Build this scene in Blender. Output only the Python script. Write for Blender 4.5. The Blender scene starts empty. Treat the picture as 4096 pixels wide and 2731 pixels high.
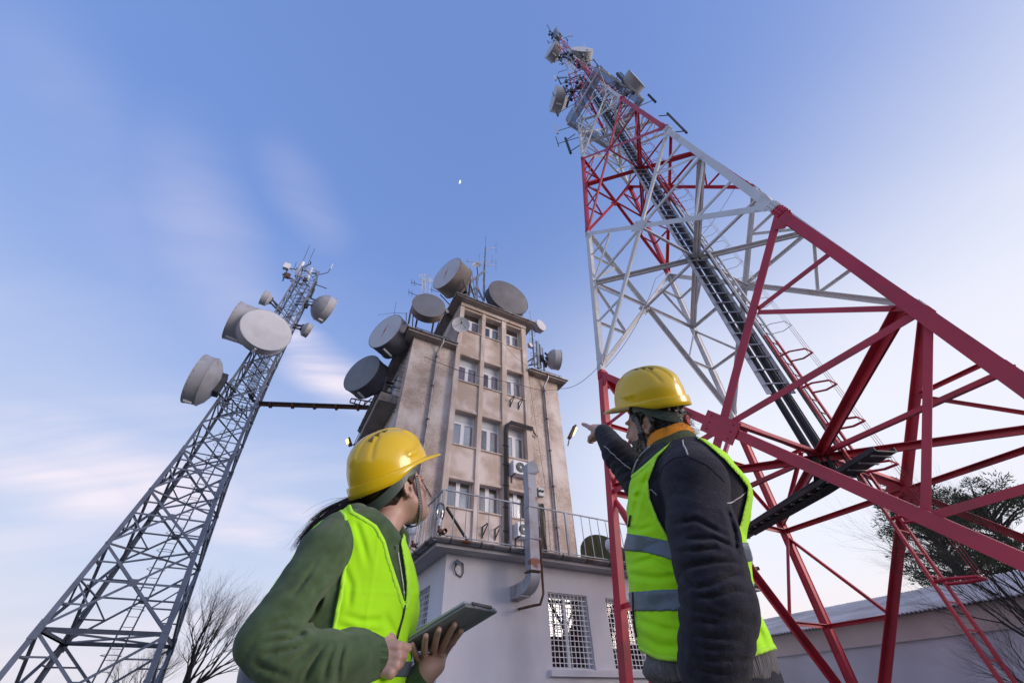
import bpy, bmesh, math, random
import numpy as np
from mathutils import Vector, Matrix
random.seed(7); np.random.seed(7)
SC = bpy.context.scene
COL = SC.collection
CZ = 0.80                                   # height of the camera above the ground
# ------------------------------------------------------------------ camera
PITCH, ROLL, YAW = 0.7623336, -0.02785427, 0.51416208
FWD = Vector((0, math.cos(PITCH), math.sin(PITCH)))
_up = Vector((0, -math.sin(PITCH), math.cos(PITCH))); _rt = Vector((1, 0, 0))
RT = math.cos(ROLL)*_rt + math.sin(ROLL)*_up
UP = -math.sin(ROLL)*_rt + math.cos(ROLL)*_up
cam_d = bpy.data.cameras.new('camera'); cam_d.sensor_width = 36; cam_d.lens = 13.8187
cam_d.clip_start = 0.05; cam_d.clip_end = 9000
cam = bpy.data.objects.new('camera', cam_d); COL.objects.link(cam)
m = Matrix((RT, UP, -FWD)).transposed().to_4x4(); m.translation = Vector((0, 0, CZ)); cam.matrix_world = m
SC.camera = cam
# ------------------------------------------------------------------ sky
SUN_EL, SUN_AZ = math.radians(9.0), math.radians(108)
W = bpy.data.worlds.new('World'); SC.world = W; W.use_nodes = True
nt = W.node_tree; N = nt.nodes; LK = nt.links; N.clear()
def nd(t, **k):
    n = N.new(t)
    for a, b in k.items(): setattr(n, a, b)
    return n
def mth(op, a, b=None, c=None, clamp=False):
    n = nd('ShaderNodeMath', operation=op, use_clamp=clamp)
    for i, v in enumerate((a, b, c)):
        if v is None: continue
        if isinstance(v, (int, float)): n.inputs[i].default_value = v
        else: LK.new(v, n.inputs[i])
    return n.outputs[0]
def mixc(f, a, b, mode='MIX'):
    n = nd('ShaderNodeMix', data_type='RGBA', blend_type=mode)
    for i, v in ((0, f), (6, a), (7, b)):
        if isinstance(v, (int, float)): n.inputs[i].default_value = v
        elif isinstance(v, tuple): n.inputs[i].default_value = (*v, 1)
        else: LK.new(v, n.inputs[i])
    return n.outputs[2]
sky = nd('ShaderNodeTexSky', sky_type='NISHITA', sun_disc=False, sun_elevation=SUN_EL, sun_rotation=SUN_AZ,
         altitude=100, air_density=1.0, dust_density=1.2, ozone_density=3.0)
geo = nd('ShaderNodeTexCoord'); DIR = geo.outputs['Generated']
sep = nd('ShaderNodeSeparateXYZ'); LK.new(DIR, sep.inputs[0]); DZ = sep.outputs[2]
def vmask(d, width, soft=1.0):              # a soft patch of the sky round the direction d
    n = nd('ShaderNodeVectorMath', operation='DISTANCE'); LK.new(DIR, n.inputs[0]); n.inputs[1].default_value = Vector(d).normalized()
    r = nd('ShaderNodeMapRange', interpolation_type='SMOOTHSTEP'); LK.new(n.outputs['Value'], r.inputs[0])
    r.inputs[1].default_value = width; r.inputs[2].default_value = width*(1-soft); r.inputs[3].default_value = 0; r.inputs[4].default_value = 1
    return r.outputs[0]
# wisps of high cloud: noise on a plane overhead, stretched along one direction
zc = mth('MAXIMUM', DZ, 0.03); zc = mth('ADD', zc, 0.12)
cx = mth('DIVIDE', sep.outputs[0], zc); cy = mth('DIVIDE', sep.outputs[1], zc)
def wisps(ang, sx, sy, scale, lo, hi, detail=6, off=0.0, dist=0.6):
    co = nd('ShaderNodeCombineXYZ'); LK.new(cx, co.inputs[0]); LK.new(cy, co.inputs[1]); co.inputs[2].default_value = off
    mp = nd('ShaderNodeMapping'); LK.new(co.outputs[0], mp.inputs[0])
    mp.inputs['Rotation'].default_value = (0, 0, math.radians(ang)); mp.inputs['Scale'].default_value = (sx, sy, 1)
    no = nd('ShaderNodeTexNoise'); LK.new(mp.outputs[0], no.inputs[0])
    no.inputs['Scale'].default_value = scale; no.inputs['Detail'].default_value = detail; no.inputs['Roughness'].default_value = 0.55
    no.inputs['Distortion'].default_value = dist
    r = nd('ShaderNodeMapRange', interpolation_type='SMOOTHSTEP'); LK.new(no.outputs[0], r.inputs[0])
    r.inputs[1].default_value = lo; r.inputs[2].default_value = hi
    return r.outputs[0]
CLOUDS = []
def px_dir(x, y):                           # direction seen at a point of the 4096 x 2731 frame
    return ((x-2048)/1572.26*RT - (y-1365.5)/1572.26*UP + FWD).normalized()
SKY_TINT = (1.10, 0.89, 1.01); SKY_A = 0.72; SKY_B = 0.5; SKY_STRENGTH = 0.12; SUN_E = 2.3; EXPOSURE = 0.36; GLOW_AZ = 1.22
VEIL = 0.88; VEIL_TOP = 0.81; VEIL_RGB = (0.51, 0.57, 0.71); GLOW_RGB = (0.73, 0.745, 0.81); HORIZON_RGB = (0.66, 0.61, 0.64); SUNSIDE_RGB = (0.88, 0.69, 0.57); CLOUD_RGB = (0.73, 0.67, 0.75)
w1 = wisps(38, 0.35, 1.5, 1.0, 0.42, 0.72, off=3.0)
w2 = wisps(20, 0.8, 1.2, 2.2, 0.40, 0.75, off=11.0)
w3 = wisps(30, 0.4, 1.0, 0.7, 0.40, 0.8, off=5.0)
low = nd('ShaderNodeMapRange', interpolation_type='SMOOTHSTEP'); LK.new(DZ, low.inputs[0])
low.inputs[1].default_value = 0.95; low.inputs[2].default_value = 0.15
general = mth('MULTIPLY', mth('MULTIPLY', w1, low.outputs[0]), 0.35)
def patch(x, y, wd, src, amt):
    return mth('MULTIPLY', mth('MULTIPLY', vmask(px_dir(x, y), wd), src), amt)
w4 = wisps(34, 0.30, 1.9, 1.5, 0.30, 0.70, off=17.0)
w7 = wisps(-62, 0.5, 1.1, 2.0, 0.22, 0.80, off=31.0, detail=9, dist=.8)
w5_ = wisps(25, 0.6, 1.4, 3.0, 0.28, 0.72, off=23.0)
def streak(x0, y0, x1, y1, wd, amt, src):     # a band of cloud between two directions
    a, b = px_dir(x0, y0), px_dir(x1, y1); n_ = a.cross(b).normalized()
    dp = nd('ShaderNodeVectorMath', operation='DOT_PRODUCT'); LK.new(DIR, dp.inputs[0]); dp.inputs[1].default_value = n_
    wob = mth('MULTIPLY', mth('SUBTRACT', w3, 0.5), wd*.9)
    ds = mth('ABSOLUTE', mth('ADD', dp.outputs['Value'], wob)); r = nd('ShaderNodeMapRange', interpolation_type='SMOOTHSTEP'); LK.new(ds, r.inputs[0]); r.inputs[1].default_value = wd; r.inputs[2].default_value = 0
    r.inputs[3].default_value = 0; r.inputs[4].default_value = 1
    al = vmask((a+b)/2, (a-b).length*.68, .75)
    return mth('MULTIPLY', mth('MULTIPLY', r.outputs[0], al), mth('MULTIPLY', mth('ADD', mth('MULTIPLY', src, .85), .15), amt))
tot = general
for p in ((1100, 1260, 1560, 1600, .085, 1.15, w5_), (1150, 1380, 1500, 1500, .06, .9, w5_), (-250, 1500, 1000, 2010, .11, .95, w4), (-300, 1640, 640, 2000, .075, 1.25, w4), (-100, 1420, 900, 1600, .09, .60, w4), (620, 500, 1120, 1330, .15, .36, w7), (1080, 560, 1400, 1000, .09, .20, w7), (60, 0, 760, 1150, .12, .16, w7),
          (700, 2010, 1250, 2130, .055, .75, w5_), (900, 1960, 1350, 2050, .04, .5, w5_), (330, 2040, 560, 2090, .03, .5, w5_), (3000, 2300, 3700, 2380, .06, .5, w5_)):
    tot = mth('MAXIMUM', tot, streak(*p))
tot = mth('MINIMUM', tot, 0.9)
def rng(v, a, b, lo=0.0, hi=1.0, smooth=True):
    r = nd('ShaderNodeMapRange'); LK.new(v, r.inputs[0])
    if smooth: r.interpolation_type = 'SMOOTHSTEP'
    for i, q in enumerate((a, b, lo, hi)): r.inputs[i+1].default_value = q
    return r.outputs[0]
# the physical sky spans far more stops than the picture: roll its bright side off (one curve on its strongest channel)
vl = nd('ShaderNodeSeparateColor'); LK.new(sky.outputs[0], vl.inputs[0])
mx = mth('MAXIMUM', mth('MAXIMUM', vl.outputs[0], vl.outputs[1]), vl.outputs[2])
sc_ = mth('DIVIDE', SKY_A/SKY_STRENGTH, mth('ADD', mx, SKY_B))
cs = nd('ShaderNodeVectorMath', operation='SCALE'); LK.new(sky.outputs[0], cs.inputs[0]); LK.new(sc_, cs.inputs['Scale'])
skyc = mixc(1.0, cs.outputs[0], SKY_TINT, 'MULTIPLY')
k = 1/SKY_STRENGTH
# dusk veil: lavender-white low down, faintly peach on the horizon
sunv = nd('ShaderNodeVectorMath', operation='DOT_PRODUCT'); LK.new(DIR, sunv.inputs[0]); sunv.inputs[1].default_value = (math.sin(GLOW_AZ), math.cos(GLOW_AZ), 0)
near_sun = mth('MULTIPLY', rng(sunv.outputs['Value'], -0.12, 0.72), rng(DZ, 0.97, 0.40))
veil = mixc(near_sun, tuple(c*k for c in VEIL_RGB), tuple(c*k for c in GLOW_RGB))
skyc = mixc(mth('MAXIMUM', rng(DZ, VEIL_TOP, 0.10, 0, VEIL), mth('MULTIPLY', near_sun, 0.9)), skyc, veil)
hor = mixc(rng(sunv.outputs['Value'], 0.1, 0.8), tuple(c*k for c in HORIZON_RGB), tuple(c*k for c in SUNSIDE_RGB))
skyc = mixc(rng(DZ, 0.24, -0.02, 0, 0.8), skyc, hor)
cl = tuple(c*k for c in CLOUD_RGB)
final = mixc(tot, skyc, cl)
bg = nd('ShaderNodeBackground'); LK.new(final, bg.inputs[0]); bg.inputs[1].default_value = SKY_STRENGTH
wo = nd('ShaderNodeOutputWorld'); LK.new(bg.outputs[0], wo.inputs[0])
# ------------------------------------------------------------------ sun (low, right of the frame, veiled)
sd = bpy.data.lights.new('sun', 'SUN'); sd.energy = SUN_E; sd.angle = math.radians(28); sd.color = (1.0, 0.85, 0.76)
so = bpy.data.objects.new('sun', sd); COL.objects.link(so)
sv = Vector((math.sin(SUN_AZ)*math.cos(SUN_EL), math.cos(SUN_AZ)*math.cos(SUN_EL), math.sin(SUN_EL)))
so.rotation_euler = sv.to_track_quat('Z', 'Y').to_euler(); so.location = sv*60
SC.view_settings.view_transform = 'Standard'; SC.view_settings.look = 'None'
SC.view_settings.exposure = EXPOSURE; SC.view_settings.gamma = 1.0
# ------------------------------------------------------------------ helpers
E1 = Vector((math.cos(YAW), math.sin(YAW), 0)); E2 = Vector((-math.sin(YAW), math.cos(YAW), 0)); EZ = Vector((0, 0, 1))
def L(a, b, z):                             # building grid: a along the main front, b away from it, z above the lens height
    return E1*a + E2*b + Vector((0, 0, z + CZ))
BASE = {}
def tag(o, label=None, cat=None, group=None, kind=None):
    if label: o['label'] = label
    if cat: o['category'] = cat
    if group: o['group'] = group
    if kind: o['kind'] = kind
    return o
def thing(name, loc, label, cat, group=None, kind=None):
    o = bpy.data.objects.new(name, None); COL.objects.link(o); o.location = loc; o.empty_display_size = 0.2
    BASE[o.name] = Vector(loc)
    return tag(o, label, cat, group, kind)
def base_of(o):
    while o.parent is not None: o = o.parent
    return BASE.get(o.name, Vector(o.location))
class MB:
    def __init__(s): s.v = []; s.f = []
    def add(s, vs, fs):
        n = len(s.v); s.v += [Vector(v) for v in vs]; s.f += [tuple(i+n for i in f) for f in fs]; return s
    def hexa(s, c):                         # eight corners: four of one end, four of the other
        return s.add(c, [(3, 2, 1, 0), (4, 5, 6, 7), (0, 1, 5, 4), (1, 2, 6, 5), (2, 3, 7, 6), (3, 0, 4, 7)])
    def box(s, c, x, y, z, sx, sy, sz):     # centre, three axes, full sizes
        x = Vector(x).normalized()*sx/2; y = Vector(y).normalized()*sy/2; z = Vector(z).normalized()*sz/2; c = Vector(c)
        return s.hexa([c-x-y-z, c+x-y-z, c+x+y-z, c-x+y-z, c-x-y+z, c+x-y+z, c+x+y+z, c-x+y+z])
    def gbox(s, a0, a1, b0, b1, z0, z1):    # box on the building grid
        return s.hexa([L(a0,b0,z0), L(a1,b0,z0), L(a1,b1,z0), L(a0,b1,z0), L(a0,b0,z1), L(a1,b0,z1), L(a1,b1,z1), L(a0,b1,z1)])
    def prism(s, p, q, sec, xa, ya, cap=True, sec2=None):   # section (2D points) swept from p to q
        p, q = Vector(p), Vector(q); n = len(sec); sec2 = sec2 or sec
        vs = [p + xa*u + ya*v for u, v in sec] + [q + xa*u + ya*v for u, v in sec2]
        fs = [(i, (i+1) % n, n+(i+1) % n, n+i) for i in range(n)]
        if cap: fs += [tuple(range(n))[::-1], tuple(range(n, 2*n))]
        return s.add(vs, fs)
    def frame(s, p, q, up=EZ):
        d = (Vector(q)-Vector(p)).normalized(); up = Vector(up)
        x = d.cross(up)
        if x.length < 1e-3: x = d.cross(Vector((1, 0, 0)))
        x.normalize(); return x, x.cross(d).normalized()
    def bar(s, p, q, w, h, up=EZ):
        x, y = s.frame(p, q, up)
        return s.prism(p, q, [(-w/2,-h/2), (w/2,-h/2), (w/2,h/2), (-w/2,h/2)], x, y)
    def angle(s, p, q, w, t, xa, ya):       # L section, heel at the line, flanges along xa and ya
        d = (Vector(q)-Vector(p)).normalized(); xa = (xa - d*xa.dot(d)).normalized(); ya = (ya - d*ya.dot(d)); ya = (ya - xa*ya.dot(xa)).normalized()
        return s.prism(p, q, [(0,0), (w,0), (w,t), (t,t), (t,w), (0,w)], xa, ya)
    def tube(s, pts, r, n=8, cap=True, up=EZ):
        pts = [Vector(p) for p in pts]; m_ = len(pts); rs = r if isinstance(r, (list, tuple)) else [r]*m_
        vs = []; px = None
        for i, p in enumerate(pts):
            d = (pts[min(i+1, m_-1)] - pts[max(i-1, 0)]).normalized()
            if px is None:
                px = d.cross(up)
                if px.length < 1e-3: px = d.cross(Vector((1, 0, 0)))
            px = (px - d*px.dot(d)).normalized(); py = d.cross(px)
            for k in range(n):
                t = 2*math.pi*k/n; vs.append(p + (px*math.cos(t) + py*math.sin(t))*rs[i])
        fs = [(i*n+k, i*n+(k+1) % n, (i+1)*n+(k+1) % n, (i+1)*n+k) for i in range(m_-1) for k in range(n)]
        if cap: fs += [tuple(range(n))[::-1], tuple(range((m_-1)*n, m_*n))]
        return s.add(vs, fs)
    def lathe(s, c, ax, prof, n=32, up=EZ, x=None):   # prof: (distance along the axis, radius)
        ax = Vector(ax).normalized(); c = Vector(c)
        if x is None:
            x = ax.cross(up)
            if x.length < 1e-3: x = ax.cross(Vector((1, 0, 0)))
        x = x.normalized(); y = ax.cross(x)
        vs = []; rows = []
        for h, r in prof:
            if r < 1e-6: rows.append([len(vs)]); vs.append(c+ax*h)
            else:
                rows.append(list(range(len(vs), len(vs)+n)))
                vs += [c + ax*h + (x*math.cos(2*math.pi*k/n) + y*math.sin(2*math.pi*k/n))*r for k in range(n)]
        fs = []
        for A, B in zip(rows, rows[1:]):
            for k in range(n):
                k2 = (k+1) % n
                if len(A) == 1 and len(B) == 1: continue
                if len(A) == 1: fs.append((A[0], B[k2], B[k]))
                elif len(B) == 1: fs.append((A[k], A[k2], B[0]))
                else: fs.append((A[k], A[k2], B[k2], B[k]))
        return s.add(vs, fs)
    def build(s, name, mat, parent=None, smooth=False, label=None, kind=None, auto=None):
        b = base_of(parent) if parent is not None else Vector((0, 0, 0))
        me = bpy.data.meshes.new(name); me.from_pydata([v-b for v in s.v], [], s.f); me.update()
        o = bpy.data.objects.new(name, me); COL.objects.link(o)
        if parent is not None: o.parent = parent
        if mat is not None: me.materials.append(mat)
        bm = bmesh.new(); bm.from_mesh(me); bmesh.ops.recalc_face_normals(bm, faces=bm.faces); bm.to_mesh(me); bm.free()
        if smooth: me.polygons.foreach_set('use_smooth', [True]*len(me.polygons))
        if auto:
            me.polygons.foreach_set('use_smooth', [True]*len(me.polygons))
            me.set_sharp_from_angle(angle=math.radians(auto))
        if label: o['label'] = label
        if kind: o['kind'] = kind
        return o
def top(name, mb, mat, label, cat, group=None, kind=None, **k):     # a thing that is one mesh
    c = Vector((0, 0, 0))
    for v in mb.v: c += v
    c /= max(1, len(mb.v)); c.z = min(v.z for v in mb.v)
    mb.v = [v-c for v in mb.v]
    o = mb.build(name, mat, None, **k); o.location = c; BASE[o.name] = c
    return tag(o, label, cat, group, kind)
# ------------------------------------------------------------------ materials
def material(name, rgb, rough=0.6, metal=0.0, var=0.0, scale=4.0, bump=0.0, bscale=60.0, rgb2=None, lo=0.35, hi=0.65, spec=0.5, coat=0.0, detail=6,
             stain=None, stain_scale=1.5, stain_lo=0.55, stain_hi=0.75, stretch=(1, 1, 1), sub=0.0, voro=0.0):
    m = bpy.data.materials.new(name); m.use_nodes = True; t = m.node_tree; n = t.nodes; l = t.links
    b = n['Principled BSDF']; b.inputs['Roughness'].default_value = rough; b.inputs['Metallic'].default_value = metal
    b.inputs['Specular IOR Level'].default_value = spec; b.inputs['Coat Weight'].default_value = coat
    b.inputs['Base Color'].default_value = (*rgb, 1)
    if sub: b.inputs['Subsurface Weight'].default_value = sub; b.inputs['Subsurface Radius'].default_value = (0.012, 0.005, 0.003); b.inputs['Subsurface Scale'].default_value = 0.6
    tc = n.new('ShaderNodeTexCoord'); mp = n.new('ShaderNodeMapping'); l.new(tc.outputs['Object'], mp.inputs[0]); mp.inputs['Scale'].default_value = stretch
    def noise(sc, det=detail, off=0):
        q = n.new('ShaderNodeTexNoise'); q.inputs['Scale'].default_value = sc; q.inputs['Detail'].default_value = det
        if off:
            m2 = n.new('ShaderNodeMapping'); m2.inputs['Location'].default_value = (off, off*.7, off*.3); l.new(mp.outputs[0], m2.inputs[0]); l.new(m2.outputs[0], q.inputs[0])
        else: l.new(mp.outputs[0], q.inputs[0])
        return q.outputs[0]
    def mr(v, a, c):
        q = n.new('ShaderNodeMapRange'); l.new(v, q.inputs[0]); q.inputs[1].default_value = a; q.inputs[2].default_value = c; return q.outputs[0]
    def mx(f, a, c):
        q = n.new('ShaderNodeMix'); q.data_type = 'RGBA'
        for i, v in ((0, f), (6, a), (7, c)):
            if isinstance(v, tuple): q.inputs[i].default_value = (*v, 1)
            elif isinstance(v, float): q.inputs[i].default_value = v
            else: l.new(v, q.inputs[i])
        return q.outputs[2]
    c = None
    if rgb2 is not None: c = mx(mr(noise(scale), lo, hi), rgb, rgb2)
    elif var: c = mx(mr(noise(scale), 0.3, 0.7), tuple(x*(1-var) for x in rgb), tuple(min(1, x*(1+var)) for x in rgb))
    if voro:
        q = n.new('ShaderNodeTexVoronoi'); q.inputs['Scale'].default_value = voro; l.new(mp.outputs[0], q.inputs[0])
        s_ = n.new('ShaderNodeSeparateColor'); l.new(q.outputs['Color'], s_.inputs[0])
        c = mx(mr(s_.outputs[0], 0.55, 0.95), c if c is not None else rgb, tuple(x*0.55 for x in rgb))
    if stain is not None: c = mx(mr(noise(stain_scale, 8, 7.3), stain_lo, stain_hi), c if c is not None else rgb, stain)
    if c is not None: l.new(c, b.inputs['Base Color'])
    if bump:
        bn = n.new('ShaderNodeBump'); bn.inputs['Strength'].default_value = bump; bn.inputs['Distance'].default_value = 0.02
        l.new(noise(bscale, 3, 2.1), bn.inputs['Height']); l.new(bn.outputs[0], b.inputs['Normal'])
    return m
M = {}
M['ground'] = material('ground', (0.20, 0.19, 0.17), 0.9, rgb2=(0.09, 0.11, 0.05), scale=0.25, bump=0.4, bscale=8)
M['pebble'] = material('pebble_dash', (0.63, 0.515, 0.455), 0.95, rgb2=(0.42, 0.325, 0.275), scale=0.9, lo=0.42, hi=0.62, bump=1.0, bscale=26, stain=(0.72, 0.65, 0.62), stain_scale=0.7, stain_lo=0.46, stain_hi=0.66, voro=26)
M['render'] = material('stained_render', (0.70, 0.60, 0.56), 0.9, rgb2=(0.50, 0.39, 0.325), scale=1.1, lo=0.4, hi=0.6, bump=0.25, bscale=30, stain=(0.27, 0.19, 0.14), stain_scale=0.8, stain_lo=0.55, stain_hi=0.72)
M['pilaster'] = material('pilaster_render', (0.56, 0.455, 0.39), 0.9, rgb2=(0.72, 0.64, 0.61), scale=2.2, lo=0.5, hi=0.7, bump=0.3, bscale=40, stain=(0.30, 0.22, 0.17), stain_scale=1.0, stretch=(1, 1, .4))
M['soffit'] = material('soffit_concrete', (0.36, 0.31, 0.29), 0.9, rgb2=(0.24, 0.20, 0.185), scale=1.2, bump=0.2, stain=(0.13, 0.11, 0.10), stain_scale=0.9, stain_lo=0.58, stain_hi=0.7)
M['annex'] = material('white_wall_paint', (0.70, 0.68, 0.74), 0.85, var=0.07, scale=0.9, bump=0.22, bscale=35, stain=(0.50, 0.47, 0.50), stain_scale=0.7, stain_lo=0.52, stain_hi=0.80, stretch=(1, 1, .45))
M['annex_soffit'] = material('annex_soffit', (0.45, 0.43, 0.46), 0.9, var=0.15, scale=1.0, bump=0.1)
M['zinc'] = material('zinc_gutter', (0.30, 0.31, 0.34), 0.45, 0.7, rgb2=(0.18, 0.17, 0.18), scale=3, bump=0.1, stain=(0.16, 0.08, 0.05), stain_scale=2.5, stain_lo=0.58, stain_hi=0.7)
M['upvc'] = material('white_window_frame', (0.76, 0.77, 0.82), 0.4)
M['blind'] = material('pale_blind', (0.52, 0.55, 0.60), 0.7, var=0.05, scale=2)
M['room'] = material('dim_room', (0.10, 0.11, 0.13), 0.9)
M['curtain'] = material('grey_curtain', (0.15, 0.17, 0.22), 0.9, var=0.3, scale=14, stretch=(1, 1, .02))
M['steel'] = material('galvanised_steel', (0.26, 0.28, 0.33), 0.5, 0.55, var=0.25, scale=2.0, bump=0.05)
M['dark_steel'] = material('dark_steel', (0.06, 0.062, 0.07), 0.6, 0.3, var=0.3, scale=3)
M['black'] = material('black_rubber', (0.018, 0.018, 0.022), 0.6)
M['rust'] = material('rusty_steel', (0.20, 0.085, 0.055), 0.8, 0.2, rgb2=(0.09, 0.05, 0.045), scale=5, bump=0.3)
M['red'] = material('red_tower_paint', (0.52, 0.034, 0.062), 0.45, var=0.16, scale=1.2, bump=0.05, stain=(0.30, 0.04, 0.045), stain_scale=1.3, stain_lo=0.56, stain_hi=0.72)
M['white'] = material('white_tower_paint', (0.70, 0.70, 0.72), 0.5, var=0.08, scale=1.2, stain=(0.42, 0.36, 0.32), stain_scale=1.0, stain_lo=0.58, stain_hi=0.8)
M['roof'] = material('corrugated_roof', (0.50, 0.50, 0.53), 0.8, rgb2=(0.32, 0.31, 0.32), scale=0.8, bump=0.2)
M['store_wall'] = material('grey_wall', (0.66, 0.69, 0.77), 0.9, var=0.1, scale=0.6, bump=0.1, stain=(0.54, 0.56, 0.61), stain_scale=0.4)
M['fascia'] = material('pale_fascia', (0.60, 0.55, 0.53), 0.9, var=0.12, scale=0.8)
M['peach'] = material('peach_wall', (0.62, 0.42, 0.33), 0.9, var=0.06, scale=0.6)
M['duct'] = material('painted_duct', (0.40, 0.41, 0.46), 0.55, 0.2, rgb2=(0.33, 0.27, 0.29), scale=2.0, lo=0.5, hi=0.65, stain=(0.24, 0.09, 0.06), stain_scale=2.2, stain_lo=0.6, stain_hi=0.66, bump=0.05)
def glass_mat(name, tint, rough=0.03, base=0.10):
    m = bpy.data.materials.new(name); m.use_nodes = True; t = m.node_tree; t.nodes.clear()
    o = t.nodes.new('ShaderNodeOutputMaterial'); mix = t.nodes.new('ShaderNodeMixShader'); g = t.nodes.new('ShaderNodeBsdfGlossy'); tr = t.nodes.new('ShaderNodeBsdfTransparent')
    g.inputs['Roughness'].default_value = rough; tr.inputs[0].default_value = (*tint, 1)
    f = t.nodes.new('ShaderNodeFresnel'); f.inputs[0].default_value = 1.6
    ad = t.nodes.new('ShaderNodeMath'); ad.operation = 'MULTIPLY_ADD'; t.links.new(f.outputs[0], ad.inputs[0]); ad.inputs[1].default_value = 1.0; ad.inputs[2].default_value = base; ad.use_clamp = True
    t.links.new(ad.outputs[0], mix.inputs[0]); t.links.new(tr.outputs[0], mix.inputs[1]); t.links.new(g.outputs[0], mix.inputs[2]); t.links.new(mix.outputs[0], o.inputs[0])
    return m
M['glass'] = glass_mat('window_glass', (0.7, 0.75, 0.82), 0.14, 0.50)
M['dark_glass'] = glass_mat('annex_glass', (0.6, 0.65, 0.7), 0.03, 0.05)
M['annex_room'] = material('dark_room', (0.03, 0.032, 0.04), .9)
M['lamp_glass'] = glass_mat('lamp_glass', (0.93, 0.94, 0.95))
def emit(name, rgb, s):
    m = bpy.data.materials.new(name); m.use_nodes = True; b = m.node_tree.nodes['Principled BSDF']
    b.inputs['Base Color'].default_value = (*rgb, 1); b.inputs['Emission Color'].default_value = (*rgb, 1); b.inputs['Emission Strength'].default_value = s; return m
M['lamp_lit'] = emit('lit_lamp', (0.95, 0.95, 0.35), 1.2)
M['moon'] = emit('moon_light', (0.95, 0.95, 0.95), 1.0)
M['ceiling_light'] = emit('lit_ceiling_panel', (1.0, 0.95, 0.7), 1.5)
# ------------------------------------------------------------------ rays of the calibrated lens, used to place things on known planes
def ray(x, y): return (x-2048)/1572.258*RT - (y-1365.5)/1572.258*UP + FWD
EYE = Vector((0, 0, CZ))
def on(x, y, n, d):
    r = ray(x, y); return EYE + r*(d/n.dot(r))
def PB(x, y, b): return on(x, y, E2, b)
def PA(x, y, a): return on(x, y, E1, a)
def PY(x, y, d):                            # at a horizontal distance d from the lens
    r = ray(x, y); return EYE + r*(d/math.hypot(r.x, r.y))
def c3(x, y): return (1300+x/2.138, 900+y/2.138)
def c4(x, y): return (1300+x/1.8085, 1600+y/1.8085)
def c14(x, y): return (1500+x/2.007, 1950+y/2.007)
# ------------------------------------------------------------------ ground
g = MB(); R_ = 3000
g.add([(-R_,-R_,0), (R_,-R_,0), (R_,R_,0), (-R_,R_,0)], [(0,1,2,3)])
tag(g.build('ground', M['ground']), kind='structure')
# ------------------------------------------------------------------ moon
mc = EYE + ray(1837, 727).normalized()*3000
mv = ray(1837, 727).normalized(); mxv = (RT - mv*RT.dot(mv)).normalized(); myv = mv.cross(mxv)*-1
R0 = 3000*11/1572.0*0.58; pts = []
ang0 = math.radians(-20)
for i in range(17):
    t = -math.pi/2 + math.pi*i/16; pts.append((math.cos(t)*R0, math.sin(t)*R0))
for i in range(1, 16):
    t = math.pi/2 - math.pi*i/16; pts.append((math.cos(t)*R0*0.12, math.sin(t)*R0))
rot = lambda u, v: (u*math.cos(ang0)-v*math.sin(ang0), u*math.sin(ang0)+v*math.cos(ang0))
mm = MB(); mm.prism(mc, mc+mv*R0*.2, [rot(*p) for p in pts], mxv, myv)
top('moon', mm, M['moon'], 'small pale half moon high in the blue sky', 'moon')
# ------------------------------------------------------------------ white annex with the roof terrace
AX0, AX1, AB0, AB1 = 3.65, 14.45, 10.0, 15.2
ANX = thing('annex_building', L(AX0, AB0, -CZ), 'low white painted annex with barred windows and a railed flat roof', 'building')
def pane_wall(mb, cuts_u, cuts_z, holes, place):      # wall as blocks round its openings
    for i in range(len(cuts_u)-1):
        for j in range(len(cuts_z)-1):
            u0, u1, z0, z1 = cuts_u[i], cuts_u[i+1], cuts_z[j], cuts_z[j+1]
            if any(h[0] <= (u0+u1)/2 <= h[1] and h[2] <= (z0+z1)/2 <= h[3] for h in holes): continue
            place(mb, u0, u1, z0, z1)
WIN_A = [(6.50, 7.75), (8.38, 9.63), (10.26, 11.51), (12.14, 13.39)]; WZ0, WZ1 = 0.79, 2.34
w = MB()
us = sorted([AX0, AX1] + [x for p in WIN_A for x in p])
pane_wall(w, us, [-CZ, WZ0, WZ1, 2.93], [(p[0], p[1], WZ0, WZ1) for p in WIN_A], lambda mb, u0, u1, z0, z1: mb.gbox(u0, u1, AB0, AB0+.4, z0, z1))
pane_wall(w, [AB0+.4, 11.0, 12.1, AB1], [-CZ, 0.9, 2.46, 2.93], [(11.0, 12.1, 0.9, 2.46)], lambda mb, u0, u1, z0, z1: mb.gbox(AX0, AX0+.4, u0, u1, z0, z1))
w.gbox(AX1-.4, AX1, AB0+.4, AB1, -CZ, 2.93)
w.build('wall', M['annex'], ANX)
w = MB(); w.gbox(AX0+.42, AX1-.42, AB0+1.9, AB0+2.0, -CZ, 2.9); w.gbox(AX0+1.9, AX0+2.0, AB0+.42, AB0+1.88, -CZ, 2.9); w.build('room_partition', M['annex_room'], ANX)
s = MB(); s.gbox(6.39, 13.7, AB0-.11, AB0-.002, .66, .78); s.build('window_ledge', M['annex'], ANX)
OV = 0.54
s = MB(); s.gbox(AX0-OV+.1, AX1+OV-.1, AB0-OV+.1, AB1, 2.931, 3.08); s.build('roof_slab', M['annex_soffit'], ANX)
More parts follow.
